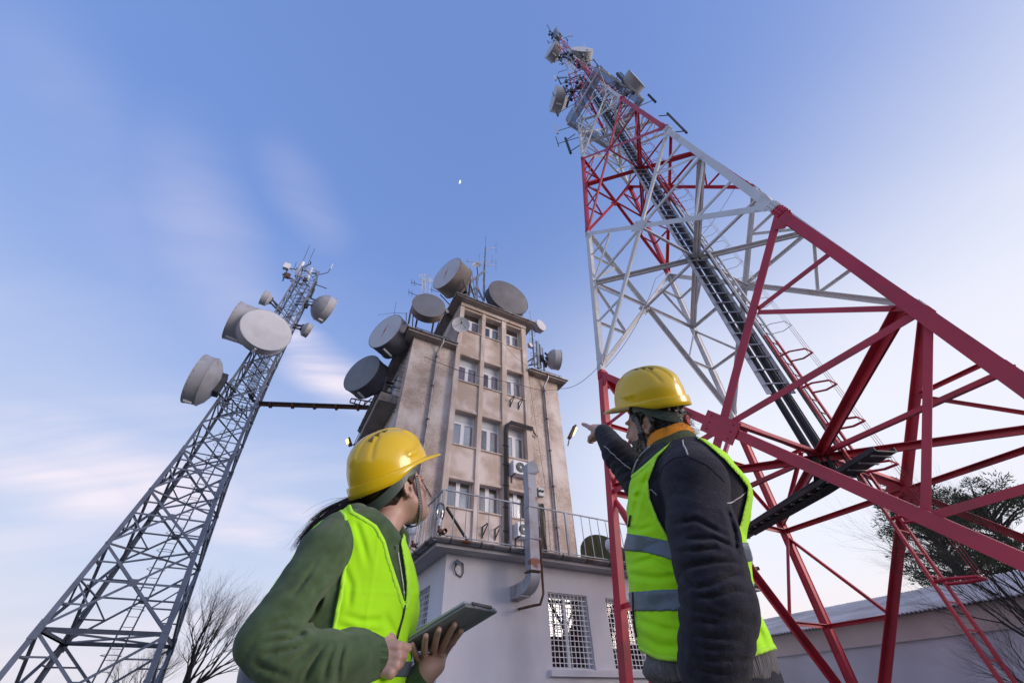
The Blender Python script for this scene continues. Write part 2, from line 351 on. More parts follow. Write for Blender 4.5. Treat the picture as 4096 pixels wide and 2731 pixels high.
def gutter(parent, pts, r, mat, bracket_step=0.75, close=False):
    mb = MB()
    n = 9
    for p, q in zip(pts, pts[1:]):
        d = (q-p).normalized(); x = Vector((d.y, -d.x, 0))
        sec = [(math.cos(math.pi+math.pi*i/n)*r, math.sin(math.pi+math.pi*i/n)*r) for i in range(n+1)] + [(math.cos(2*math.pi-math.pi*i/n)*(r-.012), math.sin(2*math.pi-math.pi*i/n)*(r-.012)) for i in range(n+1)]
        mb.prism(p-d*r*.6, q+d*r*.6, sec, x, EZ)
    o = mb.build('gutter', mat, parent, auto=40)
    br = []
    for p, q in zip(pts, pts[1:]):
        d = (q-p).normalized(); x = Vector((d.y, -d.x, 0)); nn = max(2, int((q-p).length/bracket_step))
        for i in range(nn):
            c = p + (q-p)*((i+.5)/nn); t = MB()
            sec = [(math.cos(math.pi*.95+math.pi*1.1*k/8)*(r+.012), math.sin(math.pi*.95+math.pi*1.1*k/8)*(r+.012)) for k in range(9)]
            sec += [(u*(r+.001)/(r+.012), v*(r+.001)/(r+.012)) for u, v in sec[::-1]]
            t.prism(c-d*.018, c+d*.018, sec, x, EZ); t.build('gutter_bracket', M['dark_steel'], o)
    return o
gutter(ANX, [L(AX0-OV, AB1, 3.09), L(AX0-OV, AB0-OV, 3.09), L(AX1+OV, AB0-OV, 3.09), L(AX1+OV, AB1, 3.09)], .085, M['zinc'])
def barred_window(parent, o, u, v, wd, h, ncol, nrow, n_in):   # o lower left, u along, v up, n_in into the wall
    z_ = n_in
    P = lambda a, b, d=0: o + u*a + v*b + z_*d
    wn = MB(); fw = .06
    for a0, a1, b0, b1 in ((0, wd, 0, fw), (0, wd, h-fw, h), (0, fw, fw, h-fw), (wd-fw, wd, fw, h-fw), (wd/2-.05, wd/2+.05, fw, h-fw)):
        c = P((a0+a1)/2, (b0+b1)/2, .24); wn.box(c, u, v, z_, a1-a0, b1-b0, .07)
    win = wn.build('window', M['upvc'], parent)
    for a0, a1 in ((fw, wd/2-.05), (wd/2+.05, wd-fw)):
        g_ = MB(); g_.box(P((a0+a1)/2, h/2, .25), u, v, z_, a1-a0-.002, h-2*fw-.002, .008); g_.build('pane', M['dark_glass'], win)
    for i in range(ncol+1):
        a = .012 + (wd-.024)*i/ncol; t = MB(); t.box(P(a, h/2, .07), u, v, z_, .016, h-.004, .016); t.build('grille_bar', M['upvc'], win)
    for j in range(nrow+1):
        b = .012 + (h-.024)*j/nrow; t = MB(); t.box(P(wd/2, b, .052), u, v, z_, wd-.004, .016, .014); t.build('grille_bar', M['upvc'], win)
for a0, a1 in WIN_A: barred_window(ANX, L(a0, AB0, WZ0), E1, EZ, a1-a0, WZ1-WZ0, 10, 14, E2)
barred_window(ANX, L(AX0, 12.1, .9), -E2, EZ, 1.1, 1.56, 8, 12, E1)
# ------------------------------------------------------------------ terrace railing
RL = thing('terrace_railing', L(3.25, 9.55, 3.10), 'thin grey metal railing round the annex roof terrace', 'railing')
zt, zb = 4.27, 3.18; ra, rb = 3.26, 9.53
t = MB(); t.bar(L(ra, rb, zt), L(14.7, rb, zt), .04, .03); t.build('top_rail', M['steel'], RL)
t = MB(); t.bar(L(ra, rb+.02, zt), L(ra, 13.6, zt), .04, .03); t.build('top_rail', M['steel'], RL)
t = MB(); t.bar(L(ra, rb, zb), L(14.7, rb, zb), .03, .02); t.build('bottom_rail', M['steel'], RL)
t = MB(); t.bar(L(ra, rb+.02, zb), L(ra, 13.6, zb), .03, .02); t.build('bottom_rail', M['steel'], RL)
for a in (ra, 5.19, 6.99, 8.75, 10.5, 12.3, 14.1):
    t = MB(); t.bar(L(a, rb, 3.0), L(a, rb, zt), .06, .05, E2); t.build('post', M['steel'], RL)
    if a > ra:
        for k in range(1, 6):
            aa = a - 1.8*k/6 if a > 5.3 else a - (5.19-ra)*k/6
            t = MB(); t.bar(L(aa, rb, zb), L(aa, rb, zt), .016, .016, E2); t.build('baluster', M['steel'], RL)
for j in range(1, 16):
    b = rb + j*.27
    t = MB(); w_ = .05 if j % 6 == 0 else .016; t.bar(L(ra, b, zb), L(ra, b, zt), w_, w_, E1); t.build('post' if j % 6 == 0 else 'baluster', M['steel'], RL)
t = MB(); t.bar(PB(*c14(575, 160), 9.55), L(4.76, 10.6, 3.1), .05, .05); t.build('brace', M['black'], RL)
# ------------------------------------------------------------------ transmission building
FB, WB = 14.0, 14.26                        # pilaster face and wing wall planes
TA0, TA1, BA0, BA1 = 2.56, 10.88, 4.69, 8.86
TB = thing('tower_building', L(TA0, WB, -CZ), 'tall weathered five storey concrete block with pebbledash wings under rooftop dishes', 'building')
WZ = 13.52; TZ = 17.02
w = MB()
w.gbox(TA0, BA0, WB, 24.0, -CZ, WZ); w.build('wall', M['pebble'], TB, label='pebbledashed left wing wall')
w = MB(); w.gbox(BA1, TA1, WB, 24.0, -CZ, WZ); w.build('wall', M['pebble'], TB, label='pebbledashed right wing wall')
w = MB(); w.gbox(BA0+.003, BA1-.003, 15.2, 23.9, -CZ, TZ); w.build('wall', M['room'], TB)
w = MB(); w.gbox(BA0, BA0+.3, 14.9, 23.99, WZ+.02, TZ-.002); w.gbox(BA1-.3, BA1, 14.9, 23.99, WZ+.02, TZ-.002); w.build('wall', M['pebble'], TB)
PIL = [(4.69, 4.93), (6.03, 6.24), (7.28, 7.55), (8.57, 8.86)]
for p0, p1 in PIL:
    w = MB(); w.gbox(p0, p1, FB, 15.0, -CZ, TZ); w.build('pilaster', M['pilaster'], TB)
BAYS = [(4.93, 6.03), (6.24, 7.28), (7.55, 8.57)]
ROWS = [(15.02, 16.72), (11.59, 13.34), (8.25, 10.07), (5.68, 6.90), (2.2, 3.4)]   # sill and head of each storey
WP = 14.36                                  # plane of the windows
zl = [(-CZ, 2.2)] + [(ROWS[i+1][1], ROWS[i][0]) for i in range(4)][::-1] + [(16.72, TZ)]
for a0, a1 in BAYS:
    for z0, z1 in zl:
        w = MB(); w.gbox(a0+.002, a1-.002, FB+.09, 14.9, z0, z1); w.build('spandrel', M['render'], TB)
    for z0, z1 in ROWS:
        w = MB(); w.gbox(a0+.003, a1-.003, FB+.02, WP, z0, z0+.05); w.build('sill', M['pilaster'], TB)
        w = MB(); w.gbox(a0+.004, a1-.004, FB+.05, FB+.2, z1-.10, z1-.002); w.build('lintel', M['pilaster'], TB)
def tower_window(a0, a1, z0, z1, transom, blind, open_=0):
    z0 += .05; f = .065; h = z1-z0; w = MB(); mid = (a0+a1)/2
    zt_ = z1 - .55 if transom else z1
    R = [(a0+.004, a1-.004, z0, z0+f), (a0+.004, a1-.004, z1-f, z1-.003), (a0+.004, a0+f, z0+f, z1-f), (a1-f, a1-.004, z0+f, z1-f), (mid-.085, mid+.085, z0+f, zt_-f)]
    if transom: R.append((a0+f, a1-f, zt_-f, zt_+.03))
    for x0, x1, y0, y1 in R: w.gbox(x0, x1, WP+.02, WP+.10, y0, y1)
    win = w.build('window', M['upvc'], TB)
    fr = [(a0+f, mid-.085, z0+f, zt_-f), (mid+.085, a1-f, z0+f, zt_-f)]
    if transom: fr.append((a0+f, a1-f, zt_+.03, z1-f))
    for i, (x0, x1, y0, y1) in enumerate(fr):
        g_ = MB(); g_.gbox(x0+.001, x1-.001, WP+.05, WP+.062, y0+.001, y1-.001)
        g_.build('pane', M['blind'] if (i == 2 and blind) else M['glass'], win)
    c = MB(); c.gbox(a0+.02, a0+.02+(a1-a0)*(.25+.2*random.random()), WP+.2, WP+.22, z0, zt_-f); c.gbox(a1-.02-(a1-a0)*(.2+.25*random.random()), a1-.02, WP+.2, WP+.22, z0, zt_-f)
    c.build('curtain', M['curtain'], win)
for r_, (z0, z1) in enumerate(ROWS):
    for i, (a0, a1) in enumerate(BAYS): tower_window(a0, a1, z0, z1, r_ < 3, 0 < r_ < 3)
c = MB(); c.gbox(7.65, 8.0, WP+.3, WP+.7, 12.05, 12.10); c.build('ceiling_light', M['ceiling_light'], TB)
# roofs, eaves and gutters
EO = .40
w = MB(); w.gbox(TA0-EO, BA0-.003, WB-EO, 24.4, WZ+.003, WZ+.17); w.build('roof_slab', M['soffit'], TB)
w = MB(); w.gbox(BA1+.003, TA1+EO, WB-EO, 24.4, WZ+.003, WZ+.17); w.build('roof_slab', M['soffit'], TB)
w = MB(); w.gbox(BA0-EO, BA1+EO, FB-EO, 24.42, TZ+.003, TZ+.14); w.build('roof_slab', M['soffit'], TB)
w = MB(); w.gbox(BA0, BA1, FB-.06, 14.2, TZ-.26, TZ-.002); w.build('cornice', M['pilaster'], TB)
gutter(TB, [L(TA0-EO-.03, 24.4, WZ+.16), L(TA0-EO-.03, WB-EO-.03, WZ+.16), L(BA0-.05, WB-EO-.03, WZ+.16)], .07, M['zinc'], .9)
gutter(TB, [L(BA1+.1, WB-EO-.03, WZ+.16), L(TA1+EO+.03, WB-EO-.03, WZ+.16), L(TA1+EO+.03, 24.4, WZ+.16)], .07, M['zinc'], .9)
gutter(TB, [L(BA0-EO-.03, 24.4, TZ+.13), L(BA0-EO-.03, FB-EO-.03, TZ+.13), L(BA1+EO+.03, FB-EO-.03, TZ+.13), L(BA1+EO+.03, 24.4, TZ+.13)], .07, M['zinc'], .9)
def downpipe(a, ztop, zbot):
    p = MB(); b = WB-.10
    p.tube([L(a+.12, WB-EO-.02, ztop+.1), L(a+.12, WB-EO, ztop-.1), L(a, b, ztop-.55), L(a, b, zbot)], .055, 10)
    o = p.build('downpipe', M['zinc'], TB, auto=50); z = ztop-.9
    while z > zbot:
        k = MB(); k.lathe(L(a, b, z), EZ, [(0, .062), (0, .075), (.07, .075), (.07, .062)], 10); k.build('pipe_bracket', M['rust'], o); z -= 1.75
downpipe(3.80, WZ, -CZ+.2); downpipe(9.92, WZ, -CZ+.2)
# balcony on the left side wall
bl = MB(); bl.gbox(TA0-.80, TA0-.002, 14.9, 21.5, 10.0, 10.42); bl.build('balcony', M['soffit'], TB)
for z in (10.9, 11.3):
    r = MB(); r.bar(L(TA0-.7, 15.0, z), L(TA0-.7, 21.4, z), .03, .03); r.bar(L(TA0-.7, 15.0, z-.002), L(TA0, 15.0, z-.002), .03, .03); r.build('balcony_rail', M['dark_steel'], TB)
for b in (15.0, 16.6, 18.2, 19.8, 21.4):
    r = MB(); r.bar(L(TA0-.7, b, 10.42), L(TA0-.7, b, 11.32), .03, .03); r.build('balcony_post', M['dark_steel'], TB)
d = MB(); d.gbox(TA0-.04, TA0-.003, 15.9, 16.8, 10.42, 12.3); d.build('balcony_door', M['upvc'], TB)
for i in range(7):
    r = MB(); z = 12.9-.55*i; r.tube([L(TA0, 14.6, z), L(TA0-.28, 14.6, z), L(TA0-.28, 14.95, z), L(TA0, 14.95, z)], .012, 5); r.build('step_iron', M['dark_steel'], TB)
# roof edge rails
for a0, a1, b, z in ((TA0-.1, BA0-.4, WB-.25, WZ+.17), (BA1+.5, TA1+.2, WB-.25, WZ+.17), (BA0-.1, BA1+.2, FB-.2, TZ+.14)):
    r = MB(); r.tube([L(a0, b, z+.28), L(a1, b, z+.28)], .018, 6)
    n_ = int((a1-a0)/.7)+1
    for i in range(n_+1):
        x = a0+(a1-a0)*i/n_; r.tube([L(x, b, z), L(x, b, z+.28)], .015, 5)
    r.build('edge_rail', M['dark_steel'], TB)
# wall cables
def cable(pts, r, name, parent, mat='black', n=5):
    c = MB(); c.tube(pts, r, n); return c.build(name, M[mat], parent, auto=60)
for i in range(7):
    o = i*.035
    cable([L(7.33+o, FB-.05, 3.2), L(7.33+o, FB-.05, 9.45+o*.6), L(7.38+o, FB-.07, 9.75+o*.6), L(7.55+o*.6, FB-.10, 9.86+o*.9), L(8.9, FB-.06, 9.86+o*.9), L(9.3-.04*i, WB-.06, 9.72+o*.8)], .013, 'cable', TB)
for z in [4.2+.9*i for i in range(6)]:
    k = MB(); k.gbox(7.28, 7.6, FB-.02, FB-.003, z, z+.05); k.build('cable_tray_bracket', M['rust'], TB)
for i in range(6):
    x = 9.12+.045*i; pts = [L(x+.02*math.sin(j*1.7+i), WB-.05-.03*abs(math.sin(j+i)), 3.2+j*.48) for j in range(8)]
    cable(pts, .016, 'cable', TB)
k = MB(); k.gbox(9.08, 9.36, WB-.16, WB-.002, 6.85, 7.2); k.build('junction_box', M['steel'], TB)
for x in (9.15, 9.28):
    k = MB(); k.lathe(L(x, WB-.16, 7.05), -E2, [(0, .05), (.05, .05), (.05, 0)], 10); k.build('cable_gland', M['black'], TB)
# empty wall brackets
def v_bracket(a, b, z):
    k = MB(); k.bar(L(a, b-.03, z), L(a, b-.03, z-.42), .05, .03, E1); k.bar(L(a, b-.02, z-.36), L(a+.02, b-.42, z-.05), .04, .03, E1); k.bar(L(a, b-.04, z-.02), L(a, b-.45, z-.02), .04, .03)
    k.build('wall_bracket', M['dark_steel'], TB)
for a, z in ((7.75, 11.35), (8.22, 11.35), (6.46, 5.2), (6.99, 5.2)): v_bracket(a, FB+.09, z)
# ------------------------------------------------------------------ split air conditioners
def air_con(a0, a1, z0, z1, label, fan=True):
    b0, b1 = FB-.28, FB+.085
    t = thing('air_conditioner', L((a0+a1)/2, b1, z0), label, 'air conditioner', 'air conditioner units on the facade')
    k = MB(); k.gbox(a0, a1, b0, b1, z0, z1); k.build('casing', M['upvc'], t)
    r = min(a1-a0, z1-z0)*.38; ca = a0+(a1-a0)*.42
    k = MB(); k.lathe(L(ca, b0-.001, (z0+z1)/2), -E2, [(0, r), (.02, r), (.025, r*.93), (.006, r*.9), (.004, 0)], 28); f = k.build('fan_guard', M['dark_steel'], t, auto=40)
    for q in (.3, .55, .8):
        k = MB(); k.lathe(L(ca, b0-.02, (z0+z1)/2), -E2, [(0, r*q), (.012, r*q), (.012, r*q-.012), (0, r*q-.012)], 24); k.build('guard_ring', M['steel'], f)
    k = MB(); k.lathe(L(ca, b0-.022, (z0+z1)/2), -E2, [(0, r*.22), (.016, r*.2), (.016, 0)], 16); k.build('fan_hub', M['upvc'], f)
    for a in (a0+.08, a1-.1):
        k = MB(); k.bar(L(a, b0-.02, z0-.02), L(a, b1, z0-.02), .04, .035); k.bar(L(a, b1-.03, z0-.02), L(a, b1-.03, z0-.3), .04, .03, E1); k.build('bracket', M['dark_steel'], t)
    k = MB(); k.tube([L(a1-.1, b0+.1, z0), L(a1-.08, b0+.05, z0-.2), L(a1-.12, b0, z0-.35), L(a1-.2, b1-.02, z0-.45)], .012, 6); k.build('drain_hose', M['upvc'], t)
air_con(7.66, 8.46, 7.42, 8.0, 'white air conditioner with round fan below the third window, halfway up the block')
air_con(7.78, 8.36, 4.95, 5.45, 'low white air conditioner half hidden behind the duct, just above the terrace')
# ------------------------------------------------------------------ duct in front of the annex
DU = thing('ventilation_duct', L(5.55, 9.25, 1.9), 'square rust-stained grey ventilation duct rising from the white annex wall past its gutter', 'duct')
w_ = .27; dc = 5.62; db = 9.22
k = MB(); k.box(L(5.53, (10+db+.25)/2, 2.22), E1, E2, EZ, w_, 10-db-.26, w_+.02); k.build('inlet', M['duct'], DU)
# elbow
k = MB(); secs = []
for i in range(7):
    t_ = math.pi/2*i/6; rc = .25
    c = L(5.53+(dc-5.53)*i/6, db+.25, 2.22+.27) ; d_ = -E2*math.cos(t_)+EZ*math.sin(t_); nrm = EZ*(-math.cos(t_)) - E2*math.sin(t_)
    cc = c + nrm*rc*1.0
    secs.append((cc - E1*w_/2 - nrm*w_/2, cc + E1*w_/2 - nrm*w_/2, cc + E1*w_/2 + nrm*w_/2, cc - E1*w_/2 + nrm*w_/2))
vs = [v for s_ in secs for v in s_]; fs = [(i*4+j, i*4+(j+1) % 4, i*4+4+(j+1) % 4, i*4+4+j) for i in range(6) for j in range(4)]
k.add(vs, fs); k.build('elbow', M['duct'], DU, auto=50)
db2 = db
segs = [2.52, 3.25, 4.05, 4.98]
for i in range(3):
    k = MB(); k.box(L(dc+.02*i, db2, (segs[i]+segs[i+1])/2), E1, E2, EZ, w_-.004*i, w_-.004*i, segs[i+1]-segs[i]-.002); k.build('shaft', M['duct'], DU)
    k = MB(); k.box(L(dc+.02*i, db2, segs[i]+.02), E1, E2, EZ, w_+.05, w_+.05, .03); k.build('flange', M['rust'] if i == 0 else M['duct'], DU)
k = MB(); c0 = L(dc+.04, db2, 4.99); X, Y = E1*(w_/2-.006), E2*(w_/2-.006); out = (E1*.9 - E2*.45).normalized()
A_ = [c0-X-Y, c0+X-Y, c0+X+Y, c0-X+Y]; top_c = c0 + EZ*.24 + out*.13; ux = (EZ*.75 - out*.6).normalized()*w_/2; uy = out.cross(EZ).normalized()*w_/2
B_ = [top_c+ux*-.9+uy, top_c-ux*1.2-uy*1+out*.05, top_c+ux-uy, top_c+ux+uy]
k.add([c0-X-Y, c0+X-Y, c0+X+Y, c0-X+Y, c0-X-Y+EZ*.30, c0+X-Y+EZ*.10+out*.12, c0+X+Y+EZ*.10+out*.12, c0-X+Y+EZ*.30, c0-X*.4-Y+EZ*.42+out*.12, c0-X*.4+Y+EZ*.42+out*.12],
      [(0,1,5,4), (1,2,6,5), (2,3,7,6), (3,0,4,7), (4,8,9,7)])
k.add([c0-X-Y+EZ*.30, c0-X*.4-Y+EZ*.42+out*.12, c0+X-Y+EZ*.10+out*.12], [(0,1,2)]); k.add([c0-X+Y+EZ*.30, c0-X*.4+Y+EZ*.42+out*.12, c0+X+Y+EZ*.10+out*.12], [(0,1,2)])
k.build('hood', M['duct'], DU)
k = MB(); k.add([c0-X*.35-Y*.9+EZ*.40+out*.11, c0-X*.35+Y*.9+EZ*.40+out*.11, c0+X*.95+Y*.9+EZ*.11+out*.115, c0+X*.95-Y*.9+EZ*.11+out*.115], [(0,1,2,3)]); k.build('outlet_painted_shade', M['black'], DU)  # flat black sheet standing in for the dark inside of the duct opening
k = MB(); k.tube([L(5.63, 10, 1.91), L(5.66, 9.35, 1.88), L(5.80, 9.27, 1.9), L(5.86, 9.2, 2.1), L(5.86, 9.2, 3.62)], .03, 8)
top('support_pipe', k, M['rust'], 'thin rusty bent pipe running up beside the square ventilation duct', 'pipe', auto=60)
# ------------------------------------------------------------------ security camera
t = thing('security_camera', L(3.92, 9.9, 2.75), 'small grey security camera with looped cable under the annex eave', 'camera')
k = MB(); k.lathe(L(3.92, 9.99, 2.74), -E2, [(0, .06), (.02, .06), (.03, .02), (.1, .02)], 14); k.build('mount', M['steel'], t, auto=40)
k = MB(); k.lathe(L(3.92, 9.9, 2.74), (-E2*.8+E1*.3-EZ*.45), [(-.05, .0), (-.05, .045), (.13, .045), (.14, .04), (.12, .035), (.12, 0)], 16); k.build('body', M['steel'], t, auto=40)
k = MB(); k.tube([L(3.9, 9.96, 2.72), L(3.86, 9.96, 2.6), L(3.93, 9.97, 2.5), L(4.05, 9.97, 2.45), L(4.1, 9.97, 2.55), L(4.08, 9.97, 2.75)], .014, 6); k.build('cable', M['dark_steel'], t, auto=60)
# ------------------------------------------------------------------ lamps on the terrace railing
def pipe_lamp(c, down, label, glass, h=.34):
    t = thing('flood_lamp', c, label, 'lamp', 'lamps clamped to the terrace railing')
    ax = Vector(down).normalized()
    k = MB(); k.lathe(c, ax, [(0, .0), (.01, .05), (.05, .095), (.14, .12), (h*.7, .125), (h, .085), (h, 0)], 20); k.build('dome', M['lamp_glass'] if glass else M['upvc'], t, auto=50)
    if glass:
        k = MB(); k.lathe(c+ax*.08, ax, [(0, 0), (.02, .03), (.1, .035), (.14, .02), (.14, 0)], 12); k.build('bulb', M['steel'], t, auto=50)
    e = c+ax*h
    k = MB(); k.lathe(e, ax, [(0, .05), (.06, .05), (.08, .03), (.16, .03), (.16, 0)], 14); k.build('socket', M['upvc'], t, auto=50)
    k = MB(); k.tube([e+ax*.15, e+ax*.25, e+ax*.27+E1*.12], .03, 8); k.lathe(e+ax*.27+E1*.14, E2, [(-.06, .05), (-.06, .06), (.06, .06), (.06, .05)], 12); k.lathe(e+ax*.27+E1*.02, E1, [(-.03, .0), (-.03, .055), (.05, .055), (.05, 0)], 10); k.build('clamp', M['rust'], t, auto=50)
    k = MB(); k.tube([e+ax*.2, e+ax*.35-E1*.05, e+ax*.45+E1*.1, L(3.5, 9.6, 3.2) if glass else e+ax*.5+E1*.1], .01, 5); k.build('cable', M['black'], t)
pipe_lamp(PB(*c14(528, 122), 9.42), (.03, 0, -1), 'clear glass domed lamp with its bulb showing on the railing corner', True, .38)
pipe_lamp(PA(*c14(312, 272), 3.1), (.08, 0, -1), 'white capped lamp left of the glass one on the terrace railing', False, .34)
pipe_lamp(PB(2984, 2195, 9.45), (.05, 0, -1), 'white lamp at the far right end of the terrace railing, beside the man', False, .34)
pipe_lamp(PB(*c4(2047, 1005), 9.45), (.05, 0, -1), 'white lamp in front of the olive dish on the terrace railing', False, .28)
# ------------------------------------------------------------------ lit street lamps on the block
def wall_lamp(p0, p1, p2, label):
    t = thing('wall_lamp', p0, label, 'street lamp', 'lit lamps on the sides of the block')
    k = MB(); k.tube([p0, p1], .03, 8); k.build('arm', M['rust'], t, auto=50)
    d = (p2-p1).normalized(); x = d.cross(E2).normalized(); y = x.cross(d); ln = (p2-p1).length
    k = MB(); k.prism(p1, p1+d*ln, [(-.06,-.11), (.06,-.11), (.08,.11), (-.08,.11)], x, y, sec2=[(-.04,-.12), (.04,-.12), (.06,.12), (-.06,.12)]); k.build('housing', M['rust'], t)
    k = MB(); k.box(p1+d*ln*.62+x*.09*(1 if x.z < 0 else -1), d, y, x, ln*.55, .19, .10); k.build('lens', M['lamp_lit'], t)
p0 = PB(*c4(1757, 330), 14.3); wall_lamp(p0, PB(*c4(1768, 275), 14.3), PB(*c4(1808, 185), 14.3), 'lit street lamp on the right corner of the block, near the pointing finger')
p0 = PB(1412, 1792, 19.5); wall_lamp(PB(1420, 1775, 19.5), PB(1403, 1782, 19.5), PB(1394, 1752, 19.5), 'lit street lamp on the left side of the block above the yellow helmet')
# ------------------------------------------------------------------ low grey store behind the tower, with its corrugated roof
ST = thing('store_building', L(17.6, -8, -CZ), 'long low grey store with a corrugated roof on the right', 'building')
w = MB(); w.gbox(17.6, 27, -12, 24, -CZ, 1.62); w.build('wall', M['store_wall'], ST)
w = MB(); w.gbox(17.52, 17.598, -12.1, 24.1, 1.42, 2.02); w.build('fascia', M['fascia'], ST)
k = MB(); n_ = 1240; b0, b1 = -12.4, 24.4; vs = []
for i in range(n_+1):
    b = b0+(b1-b0)*i/n_; dz = .026*math.cos(i*math.pi/2)
    for a, z in ((17.25, 2.02), (20.2, 2.72), (22.4, 3.25), (27.5, 2.0)): vs.append(L(a, b, z+dz+random.uniform(-.004, .004)))
fs = [(i*4+j, i*4+j+1, i*4+5+j, i*4+4+j) for i in range(n_) for j in range(3)]
k.add(vs, fs); o = k.build('roof', M['roof'], ST)
md = o.modifiers.new('thickness', 'SOLIDIFY'); md.thickness = .02
w = MB(); w.gbox(17.61, 27, -12, -11.9, 1.6, 2.2); w.build('gable', M['store_wall'], ST)
PH = thing('house', L(21, -7.5, -CZ), 'peach coloured house wall at the far right behind bare branches', 'house')
w = MB(); w.gbox(16.4, 17.2, -9.5, -.2, -CZ, 3.2); w.build('wall', M['peach'], PH)
w = MB(); w.gbox(16.2, 17.5, -9.8, 0.0, 3.2, 3.35); w.build('roof_slab', M['roof'], PH)
# ------------------------------------------------------------------ tall red and white lattice tower
RN = [(-CZ, 4.19), (8.302, 3.367), (16.678, 2.693), (24.999, 1.941), (29.2, 1.60), (33.2, 1.28), (38.6, .98), (44.0, .72), (47.6, .58), (51.2, .45), (55.2, .39), (59.2, .34), (65.5, .28)]
RC = ['red', 'white', 'red', 'white', 'white', 'red', 'red', 'white', 'white', 'red', 'red', 'white']
RCA, RCB, RLA, RLB = 10.96, 4.10, -.0051, .0137
def rh(z):
    for (z0, h0), (z1, h1) in zip(RN, RN[1:]):
        if z <= z1: return h0+(h1-h0)*(z-z0)/(z1-z0)
    return RN[-1][1]
def RP(s, z, off=0.0):                      # s: corner or face direction in half widths
    h = rh(z)+off; return L(RCA+RLA*z+s[0]*h, RCB+RLB*z+s[1]*h, z)
RT_ = thing('lattice_tower', L(RCA, RCB, -CZ), 'tall red and white painted steel lattice tower with ladder and dishes', 'tower')
CORN = [(-1, 1), (-1, -1), (1, -1), (1, 1)]
BOLTS = {'red': MB(), 'white': MB()}
def bolt(c, n, r, colr):
    BOLTS[colr].lathe(c, n, [(-.02, r), (.012, r), (.02, r*.7), (.02, 0)], 6)
def plate(c, u, v, n, poly, t, name, mat, parent):
    k = MB(); k.prism(c-n*t/2, c+n*t/2, poly, u, v); return k.build(name, mat, parent)
